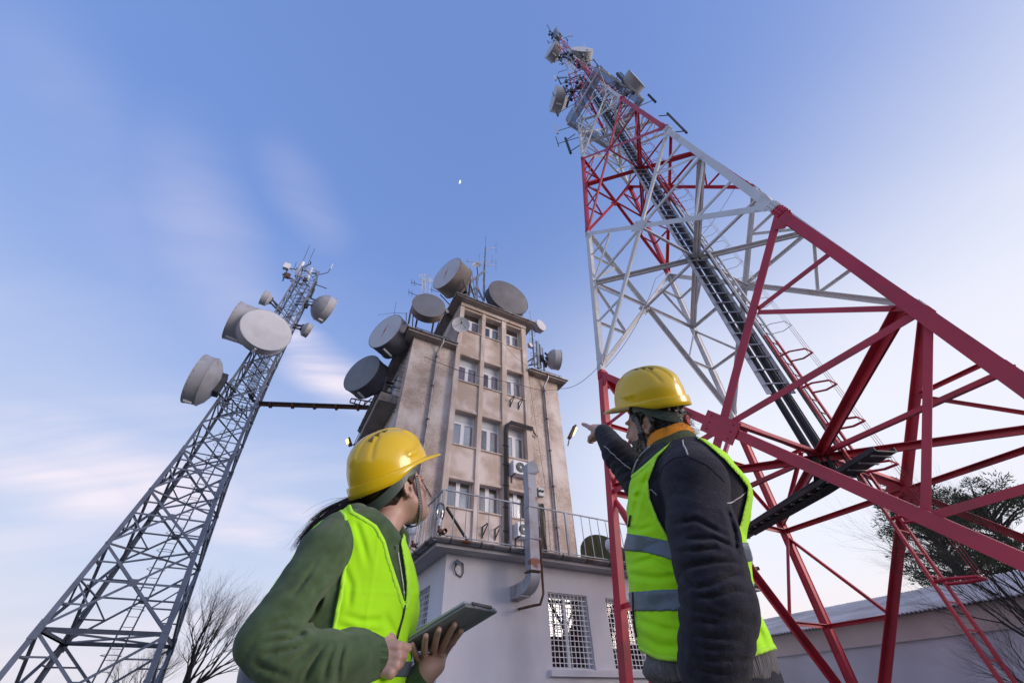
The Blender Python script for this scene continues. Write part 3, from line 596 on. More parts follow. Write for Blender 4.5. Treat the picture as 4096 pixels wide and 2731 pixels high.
for i in range(len(RN)-1):
    (z0, h0), (z1, h1) = RN[i], RN[i+1]; cn = RC[i]; mat = M[cn]; big = i < 4
    lw = [.215, .205, .185, .16, .14, .13, .11, .10, .09, .08, .07, .06][i]
    for s in CORN:
        p, q = RP(s, z0), RP(s, z1); ia, ib = E1*(-s[0]), E2*(-s[1])
        k = MB(); k.angle(p, q, lw, .03, ia, ib)
        if big:
            d = (q-p).normalized(); o_ = (ia+ib)*(lw*.16)
            k.angle(p+(ia+ib)*lw*.93, q+(ia+ib)*lw*.93, lw*.80, .025, -ia, -ib)
        k.build('leg', mat, RT_)
        if i and i < 9:                     # splice with bolts
            c = p
            for ax, ot in ((ia, -ib), (ib, -ia)):
                for cl, sg in ((RC[i-1], -1), (cn, 1)):
                    dd = (q-p).normalized(); k = MB(); k.box(c+dd*sg*lw*.75+ax*lw*.5+ot*.012, dd, ax, ot, lw*1.45, lw*.96, .022); k.build('splice_plate', M[cl], RT_)
                    if i < 6:
                        for bi in range(3):
                            for bj in (.28, .72): bolt(c+dd*sg*lw*(.25+.45*bi)+ax*lw*bj+ot*.03, ot, lw*.12, cl)
    hh = h0/(h0+h1); zg = z0+(z1-z0)*hh; zq = [z0+(zg-z0)*.5, zg+(z1-zg)*.5]
    bw = [.19, .17, .13, .10, .09, .07, .06, .05, .05, .04, .04, .035][i]; sw = bw*.52
    for n_, u_ in (((-1, 0), (0, 1)), ((0, 1), (1, 0)), ((1, 0), (0, 1)), ((0, -1), (1, 0))):
        A = (n_[0]-u_[0] if n_[0] else -u_[0], n_[1]-u_[1] if n_[1] else -u_[1]); B = (n_[0]+u_[0], n_[1]+u_[1])
        nv = E1*n_[0]+E2*n_[1]; uv = E1*u_[0]+E2*u_[1]
        fin = -nv*.02
        A0, B0, A1, B1, G = RP(A, z0)+fin, RP(B, z0)+fin, RP(A, z1)+fin, RP(B, z1)+fin, RP(n_, zg)+fin
        def member(p, q, w, name, off=0.0, t=.018):
            d = (q-p); ln = d.length; d.normalize(); p = p+d*min(.12*(w/.19+.3), ln*.1); q = q-d*min(.12*(w/.19+.3), ln*.1)
            sd_ = d.cross(nv).normalized()
            if sd_.z > 0: sd_ = -sd_
            k = MB()
            if i < 5: k.angle(p-nv*off-sd_*w/2, q-nv*off-sd_*w/2, w, t, sd_, -nv)
            else: k.bar(p-nv*off, q-nv*off, w, w*.7, nv)
            k.build(name, mat, RT_)
        member(A0, G, bw, 'brace', .0); member(G, B1, bw, 'brace', .0); member(B0, G, bw, 'brace', bw*.2); member(G, A1, bw, 'brace', bw*.2)
        if i < 6:
            gw = bw*2.0
            fd = (B1-A0).normalized(); fv = nv.cross(fd).normalized()
            plate(G+nv*.012, fd, fv, nv, [(-gw*1.15, -gw*.62), (gw*1.15, -gw*.62), (gw*1.15, gw*.62), (-gw*1.15, gw*.62)], .02, 'gusset_plate', mat, RT_)
            if i < 3:
                for s1 in (-1, 1):
                    for s2 in (-.35, 0, .35): bolt(G+nv*.024+fd*gw*s1*.75+fv*gw*s2*1.1, nv, .018, cn)
            for X0, X1, Y in ((A0, A1, A), (B0, B1, B)):
                Mp = RP(Y, zg)+fin
                member(G, Mp, sw*1.25, 'strut', bw*.35)
                for arm, zz in ((X0, zq[0]), (X1, zq[1])):
                    mid = arm.lerp(G, .5); quarter = RP(Y, zz)+fin
                    if i < 5: member(mid, quarter, sw, 'strut', bw*.42)
                    if i < 4: member(mid, Mp, sw, 'strut', bw*.47)
            # node plates on the legs
            for X, zz, sg in ((A, z0, 1), (B, z0, 1), (A, z1, -1), (B, z1, -1)):
                if i < 4 and not (i == 0 and sg > 0):
                    c = RP(X, zz+sg*(lw*1.5))+fin; iu = uv if X == A else -uv
                    plate(c+nv*.008, iu, EZ*sg, nv, [(.02, -lw*.9), (lw*1.25, -lw*.5), (lw*1.9, lw*.9), (lw*1.2, lw*1.7), (.02, lw*1.5)], .018, 'gusset_plate', mat, RT_)
    if i < 5:                               # plan bracing at the crossing level
        zz = zg+(0.25 if i == 0 else 0)
        for s in ((-1, 1), (-1, -1)):
            p, q = RP(s, zz), RP((-s[0], -s[1]), zz); d = (q-p).normalized(); p = p+d*.25; q = q-d*.25; x = d.cross(EZ).normalized()
            dz = Vector((0, 0, -.05 if s[1] > 0 else .05))
            k = MB(); w_ = bw*.75
            k.angle(p+dz+x*.012, q+dz+x*.012, w_, .016, x, -EZ); k.angle(p+dz-x*.012, q+dz-x*.012, w_, .016, -x, -EZ); k.build('plan_brace', mat, RT_)
        for s0, s1 in zip(CORN, CORN[1:]+CORN[:1]):
            mA, mB = RP(((s0[0]+s1[0])/2, (s0[1]+s1[1])/2), zz), RP((0, 0), zz)
            if i < 3:
                k = MB(); k.bar(mA, mA.lerp(mB, .96), sw, sw); k.build('strut', mat, RT_)
# work platform with slatted railing
pz, ph = 31.5, 1.95
def PC(s, z, h=ph): return L(RCA+RLA*z+s[0]*h, RCB+RLB*z+s[1]*h, z)
def platform(z, h, hr, nsl, mat):
    pf = MB()
    for s0, s1 in zip(CORN, CORN[1:]+CORN[:1]): pf.bar(PC(s0, z, h), PC(s1, z, h), .08, .12)
    P_ = pf.build('platform', M[mat], RT_)
    hi = rh(z)+.05
    for s0, s1 in zip(CORN, CORN[1:]+CORN[:1]):
        a0, a1, b0, b1 = PC(s0, z+.05, h), PC(s1, z+.05, h), PC(s0, z+.05, hi), PC(s1, z+.05, hi)
        for j in range(1, 9):
            f = j/9; k = MB(); k.bar(b0.lerp(a0, f), b1.lerp(a1, f), .035, .03); k.build('grating_bar', M['steel'], P_)
        for j in range(nsl+1):
            f = hr*j/nsl; k = MB(); k.bar(a0+EZ*f, a1+EZ*f, .025, .028 if 0 < j < nsl else .05); k.build('railing_slat', M['steel'] if j < nsl else M[mat], P_)
        for j in range(4):
            f = j/4; k = MB(); k.bar(a0.lerp(a1, f), a0.lerp(a1, f)+EZ*hr, .05, .05, E1); k.build('railing_post', M[mat], P_)
    return P_
platform(31.5, 1.95, 1.15, 6, 'white')
# cable tray up the middle: two flat dark waveguides in an open tray
def RX(da, db, z): return L(RCA+RLA*z+da, RCB+RLB*z+db, z)
zb_, zt_ = 4.0, 34.0
TS = (E1*.87-E2*.49).normalized(); TF = -(E1*.49+E2*.87).normalized()      # across the tray, and out of its open front
ct = MB()
def TX(o, f, z): return RX(-.05, .05, z)+TS*o+TF*f
for o in (-.33, .33): ct.bar(TX(o, .06, zb_+2.3), TX(o, .06, zt_), .03, .14, TS)
M['tray'] = material('light_galvanised_tray', (0.42, 0.44, 0.50), .5, .3, var=.15, scale=3)
TRAY = ct.build('cable_tray', M['tray'], RT_)
for z in [zb_+2.6+.50*j for j in range(54)]:
    k = MB(); k.bar(TX(-.33, .13, z), TX(.33, .13, z), .035, .035); k.build('tray_rung', M['tray'], TRAY)
for o in (-.15, .15):
    k = MB(); k.tube([TX(o, 0, zb_), TX(o, 0, 20), TX(o, 0, zt_+8)], .085, 8); k.build('waveguide', M['black'], TRAY, auto=60)
for o in (-.26, .0, .26):
    k = MB(); k.tube([TX(o, .03, zb_), TX(o, .03, zt_+6)], .018, 6); k.build('cable', M['black'], TRAY, auto=60)
# caged ladder with cables beside the tray
lx = .42
ld = MB(); ld.bar(RX(lx, -lx, -CZ), RX(lx, -lx, -CZ+.1), .1, .1); LD = ld.build('ladder', M['red'], RT_)
for o in (-.27, .27):
    for (za, zb2, cn) in ((-CZ+.1, 8.302, 'red'), (8.302, 16.678, 'white'), (16.678, 24.999, 'red'), (24.999, 33, 'white'), (33, 44, 'red'), (44, 51, 'white')):
        k = MB(); k.bar(RX(lx+o, -lx, za), RX(lx+o, -lx, zb2), .05, .09, E1); k.build('rail', M[cn], LD)
def bandcol(z):
    for (z0, _), (z1, _), cn in zip(RN, RN[1:], RC):
        if z0 <= z < z1: return cn
    return 'white'
z = -.3
while z < 50:
    k = MB(); k.bar(RX(lx-.27, -lx, z), RX(lx+.27, -lx, z), .025, .025); k.build('rung', M[bandcol(z)], LD); z += .42 if z < 20 else .6
z = 1.7; out = (E1*.45-E2*.9).normalized(); sdv = E1.copy()
while z < 46:
    k = MB(); c = RX(lx, -lx, z)
    k.tube([c-sdv*.24, c-sdv*.33+out*.30, c-sdv*.18+out*.62, c+sdv*.18+out*.62, c+sdv*.33+out*.30, c+sdv*.24], .014 if z > 8 else .03, 4); k.build('hoop', M[bandcol(z)], LD); z += 1.15
for o in (-.18, 0, .18):
    for (za, zb2, cn) in ((1.7, 8.302, 'red'), (8.302, 16.678, 'white'), (16.678, 24.999, 'red'), (24.999, 33, 'white'), (33, 44, 'red')):
        k = MB(); p0, p1 = RX(lx, -lx, za)+sdv*o+out*.62, RX(lx, -lx, zb2)+sdv*o+out*.62; k.bar(p0, p1, .02, .008); k.build('cage_strip', M[cn], LD)
for j in range(9):
    o = -.23+.46*j/8; k = MB(); w_ = random.uniform(-.02, .02)
    pts = [RX(lx+o, -lx+.10+w_*math.sin(q*1.3+j), zz) for q, zz in enumerate([3.6, 7, 11, 15, 19, 23, 28, 33, 40, 48])]
    k.tube(pts, random.uniform(.010, .018), 5); k.build('cable', M['black'], LD, auto=60)
for cn in BOLTS: BOLTS[cn].build('bolts', M[cn], RT_, kind='stuff')
# small side antennas and radio units on the mast
def clutter(z, s, n, name='radio_unit'):
    for _ in range(n):
        zz = z+random.uniform(-1.3, 1.3); h = rh(zz); c = RX(s[0]*(h+.25)+random.uniform(-.3, .3), s[1]*(h+.25)+random.uniform(-.3, .3), zz)
        k = MB(); k.box(c, E1, E2, EZ, random.uniform(.12, .3), random.uniform(.12, .25), random.uniform(.25, .55)); k.bar(c, RX(0, 0, zz), .04, .04); k.build(name, M[random.choice(['steel', 'dark_steel', 'black'])], RT_)
for z, s, n in ((49.5, (-1, 0), 7), (52.5, (-.5, 1), 6), (46, (-1, -.5), 5), (45.5, (.8, -.8), 5), (38, (-1, .8), 7), (36, (-1, .2), 5), (34, (.6, -1), 5), (61, (-.4, .4), 8), (64.5, (-.8, .6), 8), (30, (0, -1), 4), (42, (-.8, .9), 5)): clutter(z, s, n)
def whip(pts, r, name='antenna', mat='dark_steel'):
    k = MB(); k.tube(pts, r, 6); return k.build(name, M[mat], RT_, auto=60)
for (da, db, z0, z1, r) in ((-1.6, 1.3, 41, 43.8, .06), (-1.7, 1.1, 37.2, 39.4, .06), (.3, -2.1, 31.8, 34.6, .12), (.9, -2.15, 31.6, 34.0, .10), (2.5, -2.3, 24.5, 28.2, .07), (-2.1, 2.4, 26.8, 29.6, .09), (-.3, .2, 65, 72.5, .05)):
    p = RX(da, db, z0); whip([p, RX(da, db, z1)], r); h = rh(z0+.4)
    for zz in (z0+.3, z1-.4): whip([RX(da, db, zz), RX(max(-h, min(h, da)), max(-h, min(h, db)), zz)], .03)
for zz, ln in ((28.2, 1.6), (30.4, 1.2), (35, 1.5), (37.5, 1.4), (41, 1.2), (43.3, 1.3), (46.2, 1.0), (48.5, .9), (50.5, .9), (53, .8), (57, .7), (60.3, .8)):
    for s in CORN:
        if random.random() < .35: continue
        h = rh(zz); a_, b_ = s[0]*(h+ln*random.uniform(.5, 1)), s[1]*(h+ln*random.uniform(.3, .9)); dz = random.uniform(-.5, .5)
        whip([RX(s[0]*h, s[1]*h, zz+dz), RX(a_, b_, zz+dz)], .028, 'bracket_arm', 'steel'); whip([RX(a_, b_, zz+dz-.5), RX(a_, b_, zz+dz+random.uniform(.6, 1.6))], random.choice((.03, .05, .08)), 'antenna', random.choice(('dark_steel', 'upvc', 'black')))
for j in range(26):
    zz = 26+j*1.1; o = random.uniform(-.5, .5); k = MB(); k.tube([RX(o, -rh(zz)*.9, zz), RX(o*.6-.1, -rh(zz+3)*.5, zz+2), RX(o*.3, .0, zz+4.5)], .022, 4); k.build('cable', M['black'], RT_, auto=60)
k = MB(); k.box(RX(.05, -.1, 63.2), E1, E2, EZ, .75, .75, 3.4); k.build('equipment_box', M['steel'], RT_)
# ------------------------------------------------------------------ dishes
DM = {}
DM['pale'] = material('pale_radome', (0.60, 0.60, 0.64), 0.55, var=0.05, scale=1.5, stain=(0.50, 0.48, 0.50), stain_scale=0.9, stain_lo=0.5, stain_hi=0.8)
DM['grey'] = material('grey_radome', (0.21, 0.22, 0.25), 0.6, var=0.10, scale=1.5)
DM['dkgrey'] = material('dark_grey_radome', (0.17, 0.165, 0.18), 0.7, var=0.18, scale=1.2)
DM['drum'] = material('drum_shell', (0.41, 0.41, 0.455), 0.6, var=0.08, scale=1.2, stain=(0.32, 0.30, 0.30), stain_scale=1.2)
DM['drum_dark'] = material('dark_drum_shell', (0.10, 0.10, 0.125), 0.7, var=0.2, scale=2)
DM['drum_brown'] = material('weathered_drum', (0.22, 0.19, 0.18), 0.8, rgb2=(0.34, 0.28, 0.24), scale=1.0)
DM['olive'] = material('olive_dish', (0.13, 0.13, 0.06), 0.7, var=0.1, scale=1.5)
DM['mark'] = material('red_mark', (0.55, 0.03, 0.05), 0.5)
def dish(c, phi, R, dr, label, face='pale', drum='drum', back='cone', to=None, mark=False, group=None, tilt=0.0, legs=None):
    c = Vector(c); tc = (EYE-c); tc.z = 0; tc.normalize(); n = Matrix.Rotation(math.radians(phi), 3, 'Z') @ tc
    n = (n*math.cos(tilt)+EZ*math.sin(tilt)).normalized(); x = EZ.cross(n).normalized(); y = n.cross(x)
    t = thing('dish_antenna', c-n*dr, label, 'dish antenna', group)
    k = MB(); k.lathe(c, n, [(0, R*.985), (.012*R, R*.9), (.03*R, R*.5), (.035*R, 0)], 48, x=x); k.build('radome', DM[face], t, auto=40)
    k = MB(); k.lathe(c, n, [(-.001, R*.97), (-.001, R*1.015), (-.05*R, R*1.015), (-.05*R, R), (-dr*.93, R*.985), (-dr*.93, R*1.01), (-dr, R*1.01), (-dr, R*.9)], 48, x=x); d_ = k.build('shroud', DM[drum], t, auto=35)
    nb = max(10, int(R*16))
    for i in range(nb):
        a = 2*math.pi*i/nb; e = x*math.cos(a)+y*math.sin(a); q = MB(); q.box(c+e*(R*1.015)-n*R*.05, n, e.cross(n), e, .06, .018, .014); q.build('rim_clip', M['dark_steel'], d_)
    dp = {'cone': [(-dr, R*.98), (-dr-R*.32, R*.55), (-dr-R*.45, R*.22), (-dr-R*.5, 0)], 'dome': [(-dr, R*.99), (-dr-R*.25, R*.86), (-dr-R*.48, R*.6), (-dr-R*.62, R*.3), (-dr-R*.66, 0)], 'shallow': [(-dr, R*.99), (-dr-R*.16, R*.84), (-dr-R*.30, R*.56), (-dr-R*.37, R*.28), (-dr-R*.39, 0)], 'flat': [(-dr, R*.98), (-dr-R*.12, R*.6), (-dr-R*.16, 0)]}[back]
    k = MB(); k.lathe(c, n, dp, 48, x=x); k.build('back_shell', DM['drum' if drum == 'drum' else drum], t, auto=40)
    bk = c-n*(dr+R*.4)
    k = MB(); k.box(bk, n, x, y, R*.25, R*.45, R*.9)
    if to is not None:
        k.bar(bk+y*R*.3, Vector(to)+y*R*.3, .09, .09); k.bar(bk-y*R*.3, Vector(to)-y*R*.3, .09, .09); k.bar(bk+y*R*.3, Vector(to)-y*R*.3, .05, .05)
    if legs is not None:
        for s_ in (-1, 1):
            f = bk+x*s_*R*.5; k.bar(f+y*R*.4, Vector((f.x, f.y, legs)), .09, .09, n); k.bar(c+x*s_*R*.8-n*dr*.5-y*R*.72, Vector((f.x, f.y, legs))-n*.2, .05, .05, n); k.bar(bk+x*s_*R*.5, Vector((f.x, f.y, legs))-n*.8, .06, .06)
        k.bar(bk-x*R*.5, bk+x*R*.5, .08, .08)
    k.build('mount', M['dark_steel'], t)
    if R > .9 and to is not None:
        k = MB(); a = -1.0 if phi < 0 else 1.0; k.tube([c-n*dr*.2-y*R*1.03+x*.0, c-n*dr*.8-y*R*1.06], .05*R, 8); k.build('drain_pipe', M['upvc'], t, auto=50)
    if mark:
        k = MB(); pts = [(-.20, -.62), (-.03, -.16), (-.12, -.14), (.20, .62), (.03, .14), (.12, .12)]
        k.prism(c+n*(.022*R), c+n*(.045*R), [(u*R*.62, v*R*.62) for u, v in pts], x, y); k.build('red_mark', DM['mark'], t)
    return t
GL = 'dishes on the grey lattice tower'; GB = 'dishes on the roof of the block'; GR = 'dishes on the red and white tower'
def PZ(x, y, z): r = ray(x, y); return EYE + r*(z/r.z)
LTC = L(-4.99-.0058*20, 26.45, 0)
def lt_axis(z): return L(-4.99-.0058*z, 26.45-.0011*z, z)
for px, py, d, phi, R, dr, bk, lab, zt2 in (
    (1068, 1318, 24.3, 6, 1.56, .70, 'flat', 'big pale round dish facing the viewer on the grey lattice tower', None),
    (928, 1279, 26.0, -101, 1.36, 1.15, 'cone', 'grey drum dish facing left, directly left of the big round face on the grey tower', None),
    (778, 1512, 26.0, -103, 1.48, .70, 'shallow', 'lowest dish on the grey lattice tower, a domed drum facing left', None),
    (1316, 1246, 27.2, 104, 1.22, .65, 'dome', 'domed drum dish facing right on the right side of the grey tower', None),
    (1048, 1188, 26.2, -98, .56, .40, 'cone', 'small white drum facing left, highest left one on the grey tower', None),
    (1238, 1325, 26.6, 100, .58, .38, 'cone', 'small white drum on the right of the grey tower under the domed drum', None)):
    c = PY(px, py, d); dish(c, phi, R, dr, lab, back=bk, to=lt_axis(c.z-CZ)+(c-lt_axis(c.z-CZ)).normalized()*.55, group=GL)
RZ, TZ2 = L(0, 0, WZ+.17).z, L(0, 0, TZ+.14).z
dish(PB(*c3(1040, 412), 13.8), -52, 1.12, .95, 'white faced dark drum dish with a red mark on the highest roof', 'pale', 'drum_brown', 'cone', legs=TZ2, mark=True, group=GB)
dish(PB(*c3(1572, 615), 14.2), 30, 1.42, .55, 'largest dark grey round dish on the right end of the highest roof', 'dkgrey', 'drum_dark', 'cone', legs=TZ2, group=GB)
dish(PB(*c3(889, 683), 14.2), 2, .88, .50, 'dark grey dish with brown drum facing the viewer on the left wing roof', 'grey', 'drum_brown', 'cone', legs=RZ, group=GB)
c = PB(*c3(515, 905), 15.0); dish(c, -52, 1.03, .95, 'white faced dark drum dish with a red mark beyond the left eave', 'pale', 'drum_dark', 'cone', to=c+E1*2.6+E2*.8, mark=True, group=GB)
c = PB(*c3(312, 1262), 16.8); dish(c, -50, 1.06, .75, 'lowest dish of the block, dark grey and facing left beyond the left eave', 'grey', 'drum_dark', 'cone', to=c+E1*2.6+E2*.5, group=GB)
c = PB(*c3(2003, 1155), 14.4); dish(c, 112, .62, .42, 'pale drum dish with rounded back on the right wing roof', 'pale', 'drum', 'dome', to=c-E1*1.0, group=GB)
c = PB(*c3(1850, 855), 14.4); dish(c, 48, .42, .38, 'small white drum at the top of the thin mast on the right wing', 'pale', 'drum', 'flat', to=PB(*c3(1762, 870), 14.5), group=GB)
c = PB(*c3(1762, 1022), 14.4); dish(c, 50, .17, .14, 'tiny white drum halfway up the thin mast on the right wing', 'pale', 'drum', 'flat', to=PB(*c3(1780, 1040), 14.5), group=GB)
c = PB(*c3(1047, 735), 14.6); dish(c, 40, .14, .2, 'tiny pale drum behind the dark grey dish on the left wing', 'pale', 'drum', 'flat', to=PB(*c3(1070, 760), 14.7), group=GB)
for px, py, z, phi, R, dr, bk, lab in (
    (2201, 198, 58.3, -24, 1.05, 1.0, 'cone', 'highest dish on the red and white tower, facing left'),
    (2328, 197, 47.5, 46, 1.12, .95, 'flat', 'dish facing the viewer near the top of the red and white tower'),
    (2549, 314, 31.6, 90, .80, .50, 'shallow', 'dish facing right beside the platform of the red and white tower'),
    (2212, 396, 40.0, -52, 1.05, .85, 'cone', 'lower left dish on the red and white tower, facing left')):
    c = PZ(px, py, z); dish(c, phi, R, dr, lab, back=bk, to=RX(0, 0, z)+(c-RX(0, 0, z)).normalized()*rh(z)*.8, group=GR)
# open parabolic dishes
def bowl(c, n, R, label, parent_pt, mat, group=GB, ribs=0):
    n = Vector(n).normalized(); c = Vector(c); t = thing('dish_antenna', c, label, 'dish antenna', group)
    x = EZ.cross(n).normalized(); y = n.cross(x)
    prof = [(R*.28*(r*r)-R*.28, R*r) for r in (0, .2, .4, .6, .8, 1.0)]; prof += [(h-.012, r) for h, r in prof[::-1]]
    k = MB(); k.lathe(c, n, prof, 40, x=x); k.build('reflector', mat, t, auto=50)
    f = c+n*R*.35; k = MB()
    for a in (math.pi/2, math.pi*7/6, math.pi*11/6): k.tube([c+(x*math.cos(a)+y*math.sin(a))*R*.72-n*R*.1, f], .012*max(1, R), 5)
    k.lathe(f, n, [(-.06*R, R*.10), (.1*R, R*.10), (.1*R, 0)], 10); k.build('feed', M['dark_steel'], t, auto=50)
    for i in range(ribs):
        a = 2*math.pi*i/ribs; q = MB(); q.tube([c+(x*math.cos(a)+y*math.sin(a))*R*s_+n*(R*.28*(s_*s_)-R*.28-.03) for s_ in (.05, .4, .7, 1.0)], .02, 5); q.build('rib', mat, t, auto=50)
    k = MB(); k.bar(c-n*R*.3, Vector(parent_pt), .05, .05); k.lathe(c-n*R*.45, n, [(0, .08), (R*.17, .1), (R*.17, 0)], 10); k.build('mount', M['dark_steel'], t)
def toward(c, phi, tilt=0):
    tc = EYE-Vector(c); tc.z = 0; tc.normalize(); n = Matrix.Rotation(math.radians(phi), 3, 'Z') @ tc; return (n*math.cos(tilt)+EZ*math.sin(tilt))
c = PB(*c3(1163, 850), 13.5); bowl(c, toward(c, 6, -.25), .46, 'open pale dish with a tripod feed at the corner of the top storey', L(4.72, 14.3, 14.3), DM['pale'])
c = PB(*c3(1300, 340), 14.6); bowl(c, toward(c, 0, .1), .32, 'small white open dish beside the thin roof mast', PB(*c3(1310, 470), 14.7), DM['pale'])
c = L(10.9, 12.6, 4.15); bowl(c, Vector((.45, .35, .55)), 1.05, 'large olive green dish lying on the terrace behind the railing', L(11.2, 13.0, 3.1), DM['olive'], 'dishes on the terrace', 14)
# ------------------------------------------------------------------ rooftop masts and frames
def mast(name, label, segs, base, mat='steel', cat='mast'):
    t = thing(name, base, label, cat)
    for nm, pts, r in segs:
        k = MB(); k.tube(pts, r, 6); k.build(nm, M[mat], t, auto=60)
    return t
B = lambda x, y, b=14.9: PB(*c3(x, y), b)
sg = [('pole', [B(1360, 650), B(1366, 380), B(1373, 190)], .055), ('whip', [B(1373, 195), B(1375, 100)], .018), ('arm', [B(1370, 207), B(1462, 195)], .025), ('dipole', [B(1463, 155), B(1463, 237)], .016),
      ('arm', [B(1368, 352), B(1462, 343)], .025), ('dipole', [B(1462, 300), B(1463, 388)], .016), ('arm', [B(1213, 300), B(1216, 311), B(1430, 320), B(1428, 308)], .028), ('whip', [B(1320, 313), B(1320, 245)], .014), ('whip', [B(1428, 310), B(1430, 250)], .010), ('whip', [B(1430, 305), B(1510, 276)], .008)]
for j in range(12): y = 240+j*32; sg.append(('step', [B(1352, y), B(1382, y+4)], .012))
for j in range(3): sg.append(('cable', [B(1362-j*5, 640), B(1350+j*8, 560), B(1358-j*4, 470), B(1352+j*6, 380), B(1365, 300), B(1372, 220)], .014))
mast('antenna_mast', 'thin dark mast with dipole arms standing on the highest roof', sg, B(1360, 650))
fr = thing('steel_frame', B(1300, 640), 'grey steel frame of beams between the two dishes on the highest roof', 'steel frame')
for p, q, w_ in (((1300, 450), (1297, 640), .13), ((1180, 545), (1362, 392), .13), ((1205, 600), (1300, 525), .12), ((1300, 525), (1350, 640), .10), ((1210, 480), (1206, 580), .12), ((1255, 395), (1285, 600), .05), ((1230, 560), (1330, 620), .05)):
    k = MB(); k.bar(B(*p, 14.7), B(*q, 14.7), w_, w_*.8, E2); k.build('beam', M['steel'], fr)
t = thing('lattice_mast', B(850, 600, 16.5), 'short pale lattice mast with a ring top behind the left wing dish', 'mast')
for x0, x1 in ((815, 838), (860, 852), (890, 897)):
    k = MB(); k.tube([B(x0, 640, 16.5), B(x1, 450, 16.5)], .03, 6); k.build('leg', M['white'], t, auto=60)
for j in range(6):
    k = MB(); y = 460+j*22; k.tube([B(836-j*3, y, 16.5), B(896, y+18, 16.5), B(853, y+10, 16.4), B(836-j*3, y, 16.5)], .014, 5); k.build('lacing', M['white'], t, auto=60)
for cx_ in (848, 868, 888):
    k = MB(); cc = B(cx_, 452, 16.5); k.tube([cc+E1*.34*math.cos(a)+EZ*.30*math.sin(a) for a in [i*math.pi/8 for i in range(17)]], .014, 5); k.build('ring', M['white'], t, auto=60)
for (x0, y0, x1, y1) in ((738, 488, 832, 518), (713, 572, 815, 612), (890, 545, 968, 575)):
    k = MB(); k.tube([B(x0, y0, 16.5), B(x1, y1, 16.5)], .018, 5)
    for f in (.05, .3): xx, yy = x0+(x1-x0)*f, y0+(y1-y0)*f; k.tube([B(xx, yy-24, 16.5), B(xx, yy+26, 16.5)], .014, 5)
    k.build('yagi', M['dark_steel'], t, auto=60)
mast('whip_antenna', 'thin whip antenna with a long cross wire above the left eave dish', [('whip', [B(594, 830, 15.2), B(594, 750, 15.2), B(608, 655, 15.2)], .012), ('cross_wire', [B(458, 768, 15.2), B(594, 750, 15.2), B(702, 757, 15.2)], .010)], B(594, 830, 15.2))
mast('pole', 'pair of dark posts rising from the left wing eave', [('post', [B(715, 840, 14.1), B(735, 725, 14.1)], .05), ('post', [B(692, 840, 14.1), B(697, 750, 14.1)], .02)], B(715, 840, 14.1), 'dark_steel', 'post')
sg = [('pole', [B(1793, 1210, 14.6), B(1770, 900, 14.6), B(1762, 815, 14.6)], .05), ('whip', [B(1757, 815, 14.6), B(1752, 735, 14.6)], .012)]
for j in range(5): y = 905+j*62; sg.append(('step_loop', [B(1768+j*4, y, 14.6), B(1748+j*4, y+2, 14.6), B(1750+j*4, y+30, 14.6), B(1772+j*4, y+28, 14.6)], .014)); sg.append(('step_loop', [B(1772+j*4, y+14, 14.6), B(1794+j*4, y+16, 14.6), B(1796+j*4, y+44, 14.6), B(1774+j*4, y+42, 14.6)], .014))
mast('antenna_mast', 'thin mast with step loops on the right wing roof', sg, B(1793, 1210, 14.6))
fr = thing('steel_frame', B(1825, 1225, 14.8), 'grey steel beams standing on the right wing roof', 'steel frame')
for p, q, w_ in (((1815, 995), (1828, 1225), .16), ((1836, 1020), (1848, 1225), .06), ((1858, 1050), (1875, 1240), .09), ((1725, 1175), (1830, 1100), .07), ((1740, 1200), (1840, 1180), .07), ((1800, 1090), (1760, 1200), .05), ((1700, 1195), (1760, 1150), .05)):
    k = MB(); k.bar(B(*p, 14.8), B(*q, 14.8), w_, w_*.8, E2); k.build('beam', M['dark_steel'] if w_ < .08 else M['steel'], fr)
for j in range(4):
    k = MB(); c = B(1850+j*12, 1130+j*22, 14.8); k.box(c, E1, E2, EZ, .14, .14, .3); k.build('radio_unit', M['dark_steel'], fr)
# ------------------------------------------------------------------ grey lattice tower
LN = [(-CZ-.02, 2.48), (2.76, 2.09), (5.9, 1.74), (8.45, 1.47), (10.75, 1.225), (12.5, 1.12), (14.1, 1.03), (15.6, .955), (17.1, .88), (18.7, .83), (20.1, .81), (21.5, .79), (22.9, .78), (24.3, .76), (25.7, .74), (27.1, .72), (28.3, .70)]
def lh(z):
    for (z0, h0), (z1, h1) in zip(LN, LN[1:]):
        if z <= z1: return h0+(h1-h0)*(z-z0)/(z1-z0)
    return LN[-1][1]
def LP(s, z, off=0): h = lh(z)+off; return L(-4.99-.0058*z+s[0]*h, 26.45-.0011*z+s[1]*h, z)
LT = thing('lattice_tower', L(-4.99, 26.45, -CZ), 'slim grey galvanised lattice tower leaning into the left of the view', 'tower')
M['galv'] = material('galvanised_tower', (0.22, 0.24, 0.30), 0.55, 0.35, var=0.18, scale=1.5)
